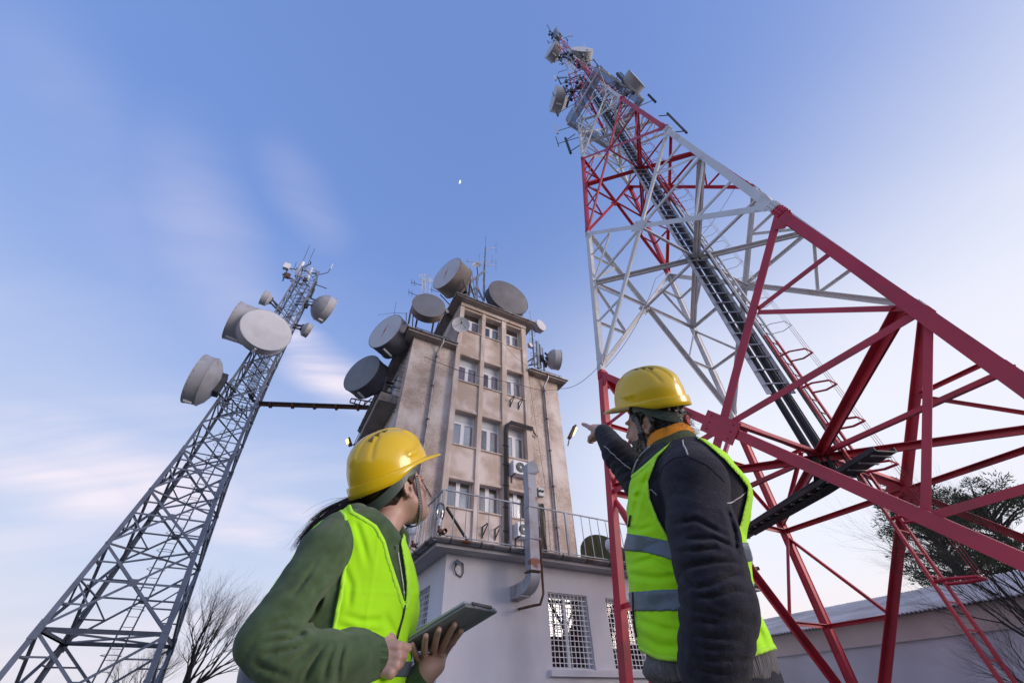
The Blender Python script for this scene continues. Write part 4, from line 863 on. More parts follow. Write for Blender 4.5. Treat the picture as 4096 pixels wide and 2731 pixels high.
for i in range(len(LN)-1):
    (z0, h0), (z1, h1) = LN[i], LN[i+1]; lw = .20 if z0 < 10 else (.15 if z0 < 18 else .10)
    for s in CORN:
        k = MB(); k.angle(LP(s, z0), LP(s, z1), lw, .022, E1*(-s[0]), E2*(-s[1])); k.build('leg', M['galv'], LT)
        if i in (1, 4, 7, 9):
            k = MB(); d = (LP(s, z1)-LP(s, z0)).normalized()
            for ax, ot in ((E1*(-s[0]), E2*s[1]), (E2*(-s[1]), E1*s[0])): k.box(LP(s, z0)+ax*lw*.6+ot*.012, d, ax, ot, lw*3.2, lw*1.3, .02)
            k.build('splice_plate', M['galv'], LT)
    hh = h0/(h0+h1); zg = z0+(z1-z0)*hh
    bw = .10 if z0 < 10 else (.075 if z0 < 18 else .05)
    for n_, u_ in (((-1, 0), (0, 1)), ((0, 1), (1, 0)), ((1, 0), (0, 1)), ((0, -1), (1, 0))):
        A, B_ = (n_[0]-u_[0], n_[1]-u_[1]), (n_[0]+u_[0], n_[1]+u_[1]); nv = E1*n_[0]+E2*n_[1]; uv = E1*u_[0]+E2*u_[1]; fin = -nv*.03
        A0, B0, A1, B1, G = LP(A, z0)+fin, LP(B_, z0)+fin, LP(A, z1)+fin, LP(B_, z1)+fin, LP(n_, zg)+fin
        def mem(p, q, w, nm, off=0):
            sd_ = (q-p).cross(nv).normalized(); k = MB(); k.angle(p-nv*off-sd_*w/2, q-nv*off-sd_*w/2, w, .014, sd_, -nv); k.build(nm, M['galv'], LT)
        mem(A0, B1, bw, 'brace'); mem(B0, A1, bw, 'brace', bw*.3)
        if i < 5:
            mem(LP(A, zg)+fin, LP(B_, zg)+fin, bw*.8, 'strut', bw*.5)
            plate(G+nv*.02, uv, EZ, nv, [(-bw*1.7, -bw*1.4), (bw*1.7, -bw*1.4), (bw*1.7, bw*1.4), (-bw*1.7, bw*1.4)], .02, 'gusset_plate', M['galv'], LT)
            if i < 4:
                for X0, X in ((A0, A), (B0, B_)):
                    mid = X0.lerp(G, .5); mem(mid, LP(X, z0+(zg-z0)*.5)+fin, bw*.6, 'strut', bw*.6); mem(mid, LP(X, zg)+fin, bw*.6, 'strut', bw*.7)
                for X1, X in ((A1, A), (B1, B_)):
                    mid = X1.lerp(G, .5); mem(mid, LP(X, zg+(z1-zg)*.5)+fin, bw*.6, 'strut', bw*.6)
        else: mem(LP(A, z1)+fin, LP(B_, z1)+fin, bw*.8, 'strut', bw*.4)
        if i in (0, 1): mem(LP(A, 2.76)+fin, LP(B_, 2.76)+fin, .16, 'girder', .05)
    if i < 4 or i % 2:
        zz = z1
        for s in ((-1, 1), (-1, -1)):
            k = MB(); k.bar(LP(s, zz), LP((-s[0], -s[1]), zz), bw*.7, bw*.7); k.build('plan_brace', M['galv'], LT)
# inner caged ladder and platform
lq = MB(); lq.bar(lt_axis(-CZ+.02)+E2*.5-E1*.2, lt_axis(-CZ+.02)+E2*.5+E1*.2, .08, .08); LQ = lq.build('ladder', M['galv'], LT)
for o in (-.22, .22):
    k = MB(); k.bar(lt_axis(-CZ)+E1*(o+.25)+E2*.35, lt_axis(27.5)+E1*o+E2*.1, .05, .05); k.build('rail', M['galv'], LQ)
z = -.2
while z < 27:
    f = (z+CZ)/28.3; c = lt_axis(z)+E1*.25*(1-f)+E2*(.35-.25*f); k = MB(); k.bar(c-E1*.22, c+E1*.22, .02, .02); k.build('rung', M['galv'], LQ); z += .38
z = 2.2
while z < 16:
    f = (z+CZ)/28.3; c = lt_axis(z)+E1*.25*(1-f)+E2*(.35-.25*f); k = MB(); k.tube([c-E1*.22, c-E1*.36-E2*.35, c-E1*.2-E2*.66, c+E1*.2-E2*.66, c+E1*.36-E2*.35, c+E1*.22], .013, 4); k.build('hoop', M['galv'], LQ); z += .8
for j in range(9):
    o = -.32+.08*j; k = MB(); k.tube([lt_axis(14.9+.05*j)+E1*.9-E2*.1, lt_axis(15.1)+E1*(.5+o*.3)-E2*.3, lt_axis(15.8)+E1*(.2+o)-E2*.35, lt_axis(17.2)+E1*o-E2*.3, lt_axis(20+j*.8)+E1*o*.7-E2*.2], .022, 5); k.build('cable', M['black'], LT, auto=60)
pf = MB()
for j in range(7): pf.bar(lt_axis(14.3)+E1*(-.8+.27*j)-E2*.8, lt_axis(14.3)+E1*(-.8+.27*j)+E2*.8, .06, .03)
P_ = pf.build('platform', M['galv'], LT)
for s0, s1 in zip(CORN, CORN[1:]+CORN[:1]):
    for zz in (14.85, 15.35):
        k = MB(); k.bar(lt_axis(zz)+E1*s0[0]*.75+E2*s0[1]*.75, lt_axis(zz)+E1*s1[0]*.75+E2*s1[1]*.75, .03, .03); k.build('railing_bar', M['dark_steel'], P_)
# head of the grey tower
c1 = lambda x, y: (x/1.68, 900+y/1.68)
Q = lambda x, y, d=26.6: PY(*c1(x, y), d)
def head(nm, pts, r, mat='dark_steel'):
    k = MB(); k.tube([Q(*p) for p in pts], r, 6); k.build(nm, M[mat], LT, auto=60)
head('whip', [(1990, 345), (2082, 137)], .02); head('whip', [(2040, 330), (2115, 160)], .02); head('panel_antenna', [(1992, 345), (2035, 250)], .17, 'upvc'); head('panel_antenna', [(2062, 372), (2095, 292)], .13, 'upvc')
head('arm', [(2100, 350), (2140, 335), (2203, 320), (2220, 292)], .035); head('whip', [(2220, 295), (2236, 262)], .05, 'upvc'); head('arm', [(2110, 395), (2196, 427)], .04); head('arm', [(1900, 375), (1935, 290), (1990, 300)], .05); head('arm', [(2030, 285), (2088, 262), (2088, 245)], .05)
head('whip', [(1975, 300), (1992, 250)], .02); head('whip', [(2120, 345), (2125, 300)], .02); head('whip', [(1905, 370), (1898, 325)], .02); head('arm', [(1905, 350), (1960, 365)], .04); head('arm', [(2090, 440), (2130, 380)], .04); head('panel_antenna', [(1945, 445), (1975, 375)], .09, 'steel'); head('panel_antenna', [(2085, 490), (2112, 430)], .09, 'dark_steel'); head('arm', [(1990, 290), (2140, 335)], .05); head('arm', [(1950, 375), (2080, 410)], .05)
for (x, y, w_, h_, m_) in ((1928, 280, .45, .6, 'upvc'), (1934, 342, .3, .5, 'rust'), (2050, 370, .3, .4, 'dark_steel'), (1912, 330, .15, .3, 'dark_steel'), (2050, 520, .25, .5, 'dark_steel'), (2070, 500, .2, .4, 'steel'), (2060, 545, .25, .4, 'black')):
    k = MB(); k.box(Q(x, y), E1, E2, EZ, w_, w_*.7, h_); k.bar(Q(x, y), lt_axis(Q(x, y).z-CZ), .05, .05); k.build('radio_unit', M[m_], LT)
# cable bridge from the grey tower to the block
BRG = thing('cable_bridge', L(-3.2, 26.2, 14.6), 'rusty pipe bridge carrying cables from the grey tower to the block', 'bridge')
p, q = PY(1035, 1624, 26.4), L(2.3, 23.4, 14.85)
p.z = q.z
sdv2 = (q-p).cross(EZ).normalized()
for o, dz, r, m_ in ((0, 0, .12, 'rust'), (.18, .06, .06, 'dark_steel'), (-.16, .08, .05, 'steel'), (.08, .14, .05, 'black')):
    k = MB(); k.tube([p+sdv2*o+EZ*dz, q+sdv2*o+EZ*dz], r, 10); k.build('pipe', M[m_], BRG, auto=60)
for j in range(5):
    c = p.lerp(q, .1+.2*j); k = MB(); k.lathe(c, q-p, [(-.05, .13), (-.05, .22), (.05, .22), (.05, .13)], 10); k.build('collar', M['rust'], BRG, auto=40)
lb = thing('ladder_frame', PB(*c3(300, 1515), 20), 'short dark ladder frame projecting from the left eave of the block', 'frame')
for pts in (((225, 1482), (400, 1512)), ((212, 1515), (385, 1560)), ((225, 1482), (212, 1515)), ((265, 1490), (250, 1525)), ((305, 1497), (290, 1537)), ((345, 1503), (330, 1548)), ((400, 1512), (345, 1503)), ((400, 1480), (330, 1540))):
    k = MB(); k.bar(PB(*c3(*pts[0]), 20), PB(*c3(*pts[1]), 20), .06, .05, E2); k.build('bar', M['dark_steel'], lb)
# horizontal cable tray from the tower foot over to the annex roof
CT = thing('cable_tray_bridge', L(RCA, RCB, 3.8), 'wide dark cable tray bridge crossing level under the red tower', 'cable tray')
dv = Vector((math.sin(math.radians(-9)), math.cos(math.radians(-9)), 0)); sv_ = dv.cross(EZ).normalized()
c0 = RX(0, 0, 3.85); P0, P1 = c0-dv*1.4, c0+dv*6.4
k = MB(); k.box((P0+P1)/2-EZ*.02, dv, sv_, EZ, (P1-P0).length, .46, .03); k.build('cover', M['dark_steel'], CT)
for o in (-.25, .25):
    k = MB(); k.box((P0+P1)/2+sv_*o+EZ*.03, dv, sv_, EZ, (P1-P0).length, .03, .10); k.build('side_rail', M['dark_steel'], CT)
for j in range(24):
    k = MB(); c = P0.lerp(P1, (j+.5)/24)-EZ*.05; k.box(c, sv_, dv, EZ, .46, .05, .03); k.build('cross_bar', M['steel'], CT)
for j in range(6):
    o = -.19+.07*j; k = MB(); k.tube([c0+dv*.1+sv_*o+EZ*.5, c0+dv*.4+sv_*o+EZ*.12, c0+dv*3+sv_*o+EZ*.1, P1+sv_*o+EZ*.1], .035, 6); k.build('cable', M['black'], CT, auto=60)
for j in range(5):
    o = -.15+.07*j; k = MB(); k.tube([P0+dv*(1.2)+sv_*o-EZ*.075, c0+dv*.5+sv_*o-EZ*.10, c0+dv*3.5+sv_*(o*.8)-EZ*.08], .028, 6); k.build('cable', M['black'], CT, auto=60)
# ------------------------------------------------------------------ overhead wires
def wire(pts, r, label, sag=0.3):
    k = MB(); out_ = []
    for p, q in zip(pts, pts[1:]):
        for j in range(9): f = j/9; out_.append(p.lerp(q, f)-EZ*sag*4*f*(1-f))
    out_.append(pts[-1]); k.tube(out_, r, 4); top('wire', k, M['black'], label, 'wire', auto=60)
wire([RP((-1, 1), 8.5), L(10.9, 13.9, 13.0), L(8.0, 13.7, 12.2), L(3.2, 14.1, 12.4)], .012, 'thin dark wire from the red tower leg across the face of the block', .25)
wire([RP((-1, 1), 8.2), RP((-.1, .6), 13.5), RP((.9, -.9), 17.5)], .009, 'thin wire sagging diagonally inside the red and white tower', .5)
wire([L(5.2, 13.6, 17.0), L(6.6, 13.7, 15.4), L(8.7, 13.8, 13.7), L(9.5, 14.15, 7.2)], .008, 'thin wire hanging from the top eave down the right wing', .3)
# ------------------------------------------------------------------ trees
M['bark'] = material('dark_bark', (0.055, 0.048, 0.046), .9, var=.3, scale=6, bump=.3, bscale=40)
M['needle'] = material('pine_needles', (0.030, 0.050, 0.028), .7, rgb2=(0.062, 0.075, 0.038), scale=2.5)
def bare_tree(base, height, label, seed, lean=(0, 0), spread=.62, depth=6, thick=.16, first=.28, extra=0):
    rn = random.Random(seed); t = thing('bare_tree', base, label, 'tree', 'bare winter trees'); big, small = MB(), MB()
    def grow(p, d, ln, r, lv):
        n = 4; pts = [p]; rs = [r]
        for i in range(n):
            d = (d+Vector((rn.gauss(0, .09), rn.gauss(0, .09), rn.gauss(0, .06)))+EZ*.05+Vector((lean[0], lean[1], 0))*.05).normalized(); p = p+d*ln/n; pts.append(p); rs.append(r*(1-.38*(i+1)/n))
        (big if lv < 2 else small).tube(pts, rs, 7 if lv < 2 else (4 if lv < 4 else 3), cap=False)
        if lv >= depth: return
        nb = (rn.choice((2, 3, 3))+(extra if lv < 5 else 0)) if lv else 6
        for b in range(nb):
            a = rn.uniform(0, 2*math.pi); x = d.cross(Vector((.3, .2, 1))).normalized(); y = d.cross(x); s_ = spread*rn.uniform(.55, 1.25)
            nd_ = (d*math.cos(s_)+(x*math.cos(a)+y*math.sin(a))*math.sin(s_)).normalized(); i = n if b == 0 else rn.choice((2, 3, 4))
            grow(pts[i], nd_, ln*rn.uniform(.62, .86), rs[i]*rn.uniform(.5, .72), lv+1)
    grow(Vector(base), Vector((lean[0]*.3, lean[1]*.3, 1)).normalized(), height*first, thick, 0)
    big.build('trunk', M['bark'], t, smooth=True); small.build('twigs', M['bark'], t, smooth=True, kind='stuff')
def gp(x, y, d): p = PY(x, y, d); p.z = 0; return p
bare_tree(gp(730, 2700, 29), 10.5, 'bare tree with fine fanned twigs behind the foot of the grey tower', 4, (.22, 0), .46, 6, .20, .21, 1)
bare_tree(gp(560, 2720, 36), 7.0, 'smaller bare tree seen through the legs of the grey tower', 9, (.0, 0), .5, 6, .14, .22, 1)
bare_tree(gp(4480, 2700, 14.5), 8.6, 'bare tree reaching in from the right edge over the store roof', 21, (-.8, .2), .50, 6, .09, .20, 1)
bare_tree(gp(4200, 2720, 15.5), 5.0, 'thin bare tree in front of the grey store wall', 33, (-.5, .1), .55, 6, .045, .2, 1)
def pine(base, h0, h1, rad, label, seed):
    rn = random.Random(seed); t = thing('pine_tree', base, label, 'tree'); base = Vector(base)
    tr_ = MB(); tr_.tube([base, base+Vector((.2, .1, h1*.5)), base+Vector((.1, .3, h1*.95))], [.32, .22, .06], 8, cap=False); cr = MB(); n_cl = 0
    for i in range(88):
        z = h0+(h1-h0)*rn.random()**.9; f = 1-.55*abs((z-h0)/(h1-h0)-.35)/.65; a = rn.uniform(0, 2*math.pi); r_ = rad*f*rn.uniform(.35, 1.0)
        c = base+Vector((math.cos(a)*r_, math.sin(a)*r_, z)); o = base+Vector((.1, .2, z-rad*.25)); tr_.tube([o, o.lerp(c, .6)+EZ*.15, c], [.06, .04, .015], 4, cap=False)
        cs = rn.uniform(.35, .85)
        for j in range(175):
            q = Vector((rn.gauss(0, 1), rn.gauss(0, 1), rn.gauss(0, .8))); q = q.normalized()*cs*rn.random()**.4; p = c+Vector((q.x, q.y, q.z*.6))
            d = (q.normalized()+Vector((rn.uniform(-.6, .6), rn.uniform(-.6, .6), rn.uniform(.0, .8)))).normalized(); s_ = d.cross(Vector((rn.random(), rn.random(), rn.random()))).normalized(); ln = rn.uniform(.08, .20); w_ = ln*.15
            n0 = len(cr.v); cr.v += [p-s_*w_, p+s_*w_, p+d*ln+s_*w_*.2, p+d*ln-s_*w_*.2]; cr.f.append((n0, n0+1, n0+2, n0+3))
    tr_.build('trunk', M['bark'], t, smooth=True)
    b = base_of(t); me = bpy.data.meshes.new('crown'); me.from_pydata([v-b for v in cr.v], [], cr.f); me.materials.append(M['needle']); o = bpy.data.objects.new('crown', me); COL.objects.link(o); o.parent = t; o['kind'] = 'stuff'
pine(gp(4060, 2600, 33), 4.6, 10.2, 2.7, 'dark evergreen tree behind the store roof at the right', 2)
pine(gp(4400, 2600, 35), 4.8, 9.8, 3.6, 'second dark evergreen at the right edge behind the store', 8)
# ------------------------------------------------------------------ smooth solid modelling: signed distance fields turned into one continuous mesh
def seg(p, a, b, ra, rb):
    a = np.asarray(a, np.float32); b = np.asarray(b, np.float32); ab = b-a; L2 = max(float(ab@ab), 1e-9)
    t = np.clip(((p-a)@ab)/L2, 0, 1)
    q = p-a-t[..., None]*ab
    return np.sqrt((q*q).sum(-1)) - (ra+t*(rb-ra))
def smin(a, b, k):
    if k <= 0: return np.minimum(a, b)
    h = np.clip(.5+.5*(b-a)/k, 0, 1); return b+(a-b)*h-k*h*(1-h)
class Field:
    def __init__(s): s.ops = []; s.post = None; s.pc = s.pr = None
    def add(s, fn, c, r, k=.01, op='u'): s.ops.append((op, fn, np.asarray(c, np.float32), float(r), k)); return s
    def cone(s, a, b, ra, rb, k=.01, op='u'):
        a = np.asarray(a, np.float32); b = np.asarray(b, np.float32)
        return s.add(lambda p: seg(p, a, b, ra, rb), (a+b)/2, np.linalg.norm(b-a)/2+max(ra, rb), k, op)
    def chain(s, pts, rs, k=.01):
        for i in range(len(pts)-1): s.cone(pts[i], pts[i+1], rs[i], rs[i+1], k)
        return s
    def ell(s, c, r, ax=None, k=.01, op='u'):
        c = np.asarray(c, np.float32); r = np.asarray(r, np.float32); A = np.eye(3, dtype=np.float32) if ax is None else np.asarray(ax, np.float32)
        def f(p):
            q = (p-c)@A.T; k0 = np.sqrt(((q/r)**2).sum(-1)); k1 = np.sqrt(((q/(r*r))**2).sum(-1))+1e-6
            return np.where(k0 < .05, -r.min(), k0*(k0-1)/k1)
        return s.add(f, c, r.max(), k, op)
    def ev(s, p, bc=None, br=0.0):
        d = None
        for op, fn, c, r, k in s.ops:
            if bc is not None and np.linalg.norm(bc-c)-r > br+k+.03: continue
            v = fn(p)
            if op == 'u': d = v if d is None else smin(d, v, k)
            elif d is not None:
                if op == 's': d = -smin(-d, v, k)
                else: d = np.maximum(d, v)
        if d is None: d = np.full(p.shape[:-1], 1.0, np.float32)
        return s.post(p, d) if s.post else d
def field_mesh(F, lo, hi, vox, N=20):
    lo = np.asarray(lo, float); nb = np.maximum(1, np.ceil((np.asarray(hi)-lo)/(vox*N)).astype(int)); gmax = nb*N+2
    br = vox*N*math.sqrt(3)/2
    idx = np.stack(np.meshgrid(*[np.arange(n) for n in nb], indexing='ij'), -1).reshape(-1, 3)
    cen = (lo+(idx+.5)*vox*N).astype(np.float32)
    d = F.ev(cen); keep = np.abs(d) < br*1.25+.03
    key = lambda c: (c[:, 0].astype(np.int64)*gmax[1]+c[:, 1])*gmax[2]+c[:, 2]
    VK, VP, EK = [], [], []
    g = np.stack(np.meshgrid(*[np.arange(N+1)]*3, indexing='ij'), -1)
    for b, c in zip(idx[keep], cen[keep]):
        gi = g+b*N; P = (lo+gi*vox).astype(np.float32); D = F.ev(P, c, br); S = D < 0
        if S.all() or not S.any(): continue
        mixed = np.zeros((N, N, N), bool); acc = np.zeros((N, N, N, 3), np.float32); cnt = np.zeros((N, N, N), np.float32)
        for ax in range(3):
            o1, o2 = [(1, 2), (0, 2), (0, 1)][ax]
            A = [slice(None)]*3; B = [slice(None)]*3; A[ax] = slice(0, N); B[ax] = slice(1, N+1)
            da, db = D[tuple(A)], D[tuple(B)]; cr = (da < 0) != (db < 0)
            t = np.where(cr, da/np.where(da == db, 1, da-db), 0)
            pos = P[tuple(A)].copy(); pos[..., ax] += t*vox
            for i in (0, 1):
                for j in (0, 1):
                    sl = [slice(0, N)]*3; sl[o1] = slice(i, N+i); sl[o2] = slice(j, N+j)
                    m_ = cr[tuple(sl)]; acc += pos[tuple(sl)]*m_[..., None]; cnt += m_
            # faces: edges owned by this block
            sl = [slice(0, N)]*3; m_ = cr[tuple(sl)]; e = np.argwhere(m_)
            if len(e):
                base = e+b*N; q = []
                for i, j in ((-1, -1), (0, -1), (0, 0), (-1, 0)):
                    cc = base.copy(); cc[:, o1] += i; cc[:, o2] += j; q.append(cc)
                ins = (da[tuple(sl)] < 0)[m_]; flip = ins if ax != 1 else ~ins
                ok = (base[:, o1] > 0) & (base[:, o2] > 0)
                kk = np.stack([key(c_) for c_ in q], 1); kk[~flip] = kk[~flip][:, ::-1]
                EK.append(kk[ok])
        cells = np.argwhere(cnt > 0)
        VP.append(acc[cnt > 0]/cnt[cnt > 0][:, None]); VK.append(key(cells+b*N))
    VK = np.concatenate(VK); VP = np.concatenate(VP); EK = np.concatenate(EK)
    VK, ui = np.unique(VK, return_index=True); VP = VP[ui]
    f = np.searchsorted(VK, EK); f = np.clip(f, 0, len(VK)-1); ok = (VK[f] == EK).all(1)
    return VP, f[ok]
def link_mesh(name, V, Fc, mat, parent=None, smooth=True, mats=None, idx=None, relax=0):
    b = base_of(parent) if parent is not None else Vector((0, 0, 0))
    me = bpy.data.meshes.new(name); V = np.asarray(V, np.float32)-np.array(b, np.float32)
    me.vertices.add(len(V)); me.vertices.foreach_set('co', V.ravel())
    n = len(Fc); me.loops.add(n*4); me.loops.foreach_set('vertex_index', np.asarray(Fc, np.int32).ravel()); me.polygons.add(n); me.polygons.foreach_set('loop_start', np.arange(0, n*4, 4, dtype=np.int32))
    me.update(calc_edges=True); me.validate()
    for m_ in (mats or [mat]): me.materials.append(m_)
    if idx is not None: me.polygons.foreach_set('material_index', np.asarray(idx, np.int32))
    if smooth: me.polygons.foreach_set('use_smooth', [True]*len(me.polygons))
    o = bpy.data.objects.new(name, me); COL.objects.link(o)
    if parent is not None: o.parent = parent
    if relax: md = o.modifiers.new('relax', 'SMOOTH'); md.factor = .5; md.iterations = relax
    return o
_rs = np.random.RandomState(3); _NG = _rs.rand(32, 32, 32).astype(np.float32)
def vnoise(p):                              # smooth value noise, 0..1
    q = p % 32; i = np.floor(q).astype(int); f = q-i; f = f*f*(3-2*f); i2 = (i+1) % 32; i = i % 32; r = 0
    for dx in (0, 1):
        for dy in (0, 1):
            for dz in (0, 1):
                w_ = (f[..., 0] if dx else 1-f[..., 0])*(f[..., 1] if dy else 1-f[..., 1])*(f[..., 2] if dz else 1-f[..., 2])
                r = r + w_*_NG[(i2 if dx else i)[..., 0], (i2 if dy else i)[..., 1], (i2 if dz else i)[..., 2]]
    return r
def in_poly(x, y, poly):                    # signed distance to a polygon, negative inside
    poly = np.asarray(poly, np.float32); d = np.full(x.shape, 1e9, np.float32); s_ = np.zeros(x.shape, bool); n = len(poly)
    for i in range(n):
        ax, ay = poly[i]; bx, by = poly[(i+1) % n]; ex, ey = bx-ax, by-ay
        t = np.clip(((x-ax)*ex+(y-ay)*ey)/max(ex*ex+ey*ey, 1e-12), 0, 1); d = np.minimum(d, (x-ax-t*ex)**2+(y-ay-t*ey)**2)
        c = ((ay <= y) & (by > y)) | ((by <= y) & (ay > y)); s_ ^= c & (x < ax+(y-ay)/(ey if abs(ey) > 1e-9 else 1e-9)*ex)
    return np.sqrt(d)*np.where(s_, -1, 1)
class Pose:                                 # frame of one person: u to the right, w away, z up from the lens height
    def __init__(s, az, D, sc):
        a = math.radians(az); s.v = np.array([math.sin(a), math.cos(a), 0]); s.r = np.array([math.cos(a), -math.sin(a), 0]); s.D = D; s.sc = sc
        s.e = np.array(EYE)
    def px(s, x, y, w=0.0):                 # local point at depth w seen at a frame point
        r = np.array(ray(x, y)); t = (s.D+w)/(r@s.v); q = r*t; return np.array([q@s.r, w, q[2]])
    def world(s, P): P = np.asarray(P, float); return s.e + P[..., 0:1]*s.r + (P[..., 1:2]+s.D)*s.v + np.concatenate([np.zeros_like(P[..., :2]), P[..., 2:3]], -1)
    def W(s, P): return Vector(s.world(np.asarray(P, float)[None])[0])
    def flat(s, p): k = s.D/(s.D+p[..., 1]); return p[..., 0]*k, p[..., 2]*k      # same line of sight on the plane w = 0
def profile(P, zs, front, back, half, wc=0.0, pw=2.3):
    zs = np.asarray(zs, np.float32)
    def f(p):
        z = p[..., 2]; a0 = np.interp(z, zs, front); a1 = np.interp(z, zs, back); b = np.interp(z, zs, half); c = (a0+a1)/2; a = np.maximum((a1-a0)/2, .01); b = np.maximum(b, .01)
        w_ = wc if np.isscalar(wc) else np.interp(z, zs, wc)
        rho = (np.abs((p[..., 0]-c)/a)**pw+np.abs((p[..., 1]-w_)/b)**pw+1e-9)**(1/pw)
        d = (rho-1)*np.minimum(a, b)
        return np.maximum(d, np.maximum(z-zs[-1], zs[0]-z)).astype(np.float32)
    return f
def creases(pose, lines, width, depth):     # hand placed cloth creases: valleys with a soft ridge beside them
    L_ = [np.array([(q[0], q[2]) for q in l], np.float32) for l in lines]
    def f(p):
        u, z = pose.flat(p); n = vnoise(p*40+3.3); out_ = np.zeros(u.shape, np.float32)
        for l in L_:
            best = np.full(u.shape, 1e9, np.float32); m = len(l)-1; tt = np.zeros(u.shape, np.float32)
            for i in range(m):
                ax, ay = l[i]; ex, ey = l[i+1]-l[i]; t = np.clip(((u-ax)*ex+(z-ay)*ey)/max(ex*ex+ey*ey, 1e-9), 0, 1); d = np.sqrt((u-ax-t*ex)**2+(z-ay-t*ey)**2)
                k = d < best; best = np.where(k, d, best); tt = np.where(k, (i+t)/m, tt)
            a = depth*(.65+.7*n)*np.sqrt(np.clip(4*tt*(1-tt)+.15, 0, 1))
            out_ += a*(np.exp(-((best-width*2.1)/(width*1.1))**2)*.55-np.exp(-(best/width)**2))
        return out_
    return f
def folds(chain, radii, lam, amp):          # rings of creases along a sleeve
    pts = np.asarray(chain, np.float32); ln = np.concatenate([[0], np.cumsum(np.linalg.norm(np.diff(pts, axis=0), axis=1))])
    def f(p):
        best = np.full(p.shape[:-1], 1e9, np.float32); s_ = np.zeros(p.shape[:-1], np.float32)
        for i in range(len(pts)-1):
            ab = pts[i+1]-pts[i]; t = np.clip(((p-pts[i])@ab)/float(ab@ab), 0, 1); q = p-pts[i]-t[..., None]*ab; d = (q*q).sum(-1)
            m_ = d < best; best = np.where(m_, d, best); s_ = np.where(m_, ln[i]+t*(ln[i+1]-ln[i]), s_)
        n1 = vnoise(p*12+3.1); n2 = vnoise(p*27+9.7); n0 = vnoise(p*6+7.7)
        a = np.interp(s_, ln, amp)
        ph = math.pi*s_/lam+4.5*n1+7*n0
        cr = np.abs(np.sin(ph))**.75*1.7-1.05
        ph2 = math.pi*s_/(lam*.62)+6*n2+5*n0+1.3; c2 = np.abs(np.sin(ph2))**.55*1.7-1.1
        msk = np.clip((vnoise(p*9+21.3)-.22)*2.4, 0, 1)
        return a*(cr*msk+.45*c2*(1-msk*.6)) + a*.5*(n1-.5)
    return f, ln
# ------------------------------------------------------------------ materials for the people
def cloth(name, rgb, rough=0.9, var=0.12, scale=30, bump=0.25, bscale=700, sheen=0.3, **k):
    m = material(name, rgb, rough, var=var, scale=scale, bump=bump, bscale=bscale, **k)
    b = m.node_tree.nodes['Principled BSDF']; b.inputs['Sheen Weight'].default_value = sheen; b.inputs['Sheen Roughness'].default_value = .5; b.inputs['Specular IOR Level'].default_value = .25
    return m
M['lime'] = cloth('lime_vest', (0.43, 0.90, 0.010), .75, .06, 12, .12, 900, .1)
M['lime_edge'] = cloth('lime_binding', (0.47, 0.90, 0.05), .75, .04, 30, .2, 900, .1)
M['reflective'] = material('reflective_tape', (0.115, 0.15, 0.20), .42, .2, var=.12, scale=9, bump=.1, bscale=60)
M['fleece'] = cloth('dark_fleece', (0.021, 0.020, 0.032), .95, .35, 60, .5, 420, .12)
M['hoodie'] = cloth('green_hoodie', (0.064, 0.108, 0.050), .95, .22, 40, .4, 600, .2)
M['rib'] = cloth('grey_rib_knit', (0.13, 0.12, 0.13), .95, .5, 220, .6, 300, .2, stretch=(1, 1, .05))
M['orange'] = cloth('orange_lining', (0.78, 0.26, 0.012), .9, .12, 60, .3, 500, .2)
M['olive'] = cloth('olive_collar', (0.060, 0.078, 0.028), .9, .3, 60, .4, 400, .2)
M['trousers'] = cloth('grey_trousers', (0.10, 0.11, 0.13), .9, .2, 30, .3, 300, .1)
M['dark_trousers'] = cloth('dark_trousers', (0.04, 0.045, 0.06), .9, .2, 30, .3, 300, .1)
M['skin_m'] = material('tanned_skin', (0.50, 0.30, 0.235), .5, var=.14, scale=35, bump=.18, bscale=260, sub=.12)
M['skin_w'] = material('light_skin', (0.53, 0.32, 0.265), .45, var=.08, scale=35, bump=.10, bscale=260, sub=.12)
M['hair_m'] = material('greying_black_hair', (0.022, 0.022, 0.026), .45, rgb2=(0.20, 0.20, 0.22), scale=180, lo=.58, hi=.8)
M['grey_hair'] = material('grey_beard_hair', (0.14, 0.115, 0.105), .6, rgb2=(0.035, 0.030, 0.030), scale=170)
M['hair_w'] = material('dark_brown_hair', (0.024, 0.014, 0.013), .45, rgb2=(0.075, 0.042, 0.034), scale=120)
M['helmet'] = material('yellow_helmet_plastic', (0.74, 0.49, 0.004), .28, var=.05, scale=5, spec=.5, coat=.35)
M['vent_shade'] = material('helmet_vent_painted_shade', (0.16, 0.10, 0.004), .6)  # no holes are cut: the shade inside the vents is put into this colour
M['band'] = material('helmet_headband', (0.085, 0.115, 0.105), .45)
M['strap'] = material('black_strap', (0.018, 0.018, 0.02), .7)
M['strap_pale'] = material('pale_strap_weave', (0.36, 0.36, 0.40), .7)
M['knob'] = material('red_adjuster_knob', (0.42, 0.04, 0.03), .3)
M['zip'] = material('zip_teeth', (0.35, 0.36, 0.38), .4, .5)
M['thread'] = material('pale_thread', (0.50, 0.47, 0.48), .9)
M['eye'] = material('eye_white', (0.7, 0.68, 0.66), .2)
M['wristband'] = material('red_wristband', (0.30, 0.02, 0.03), .7)
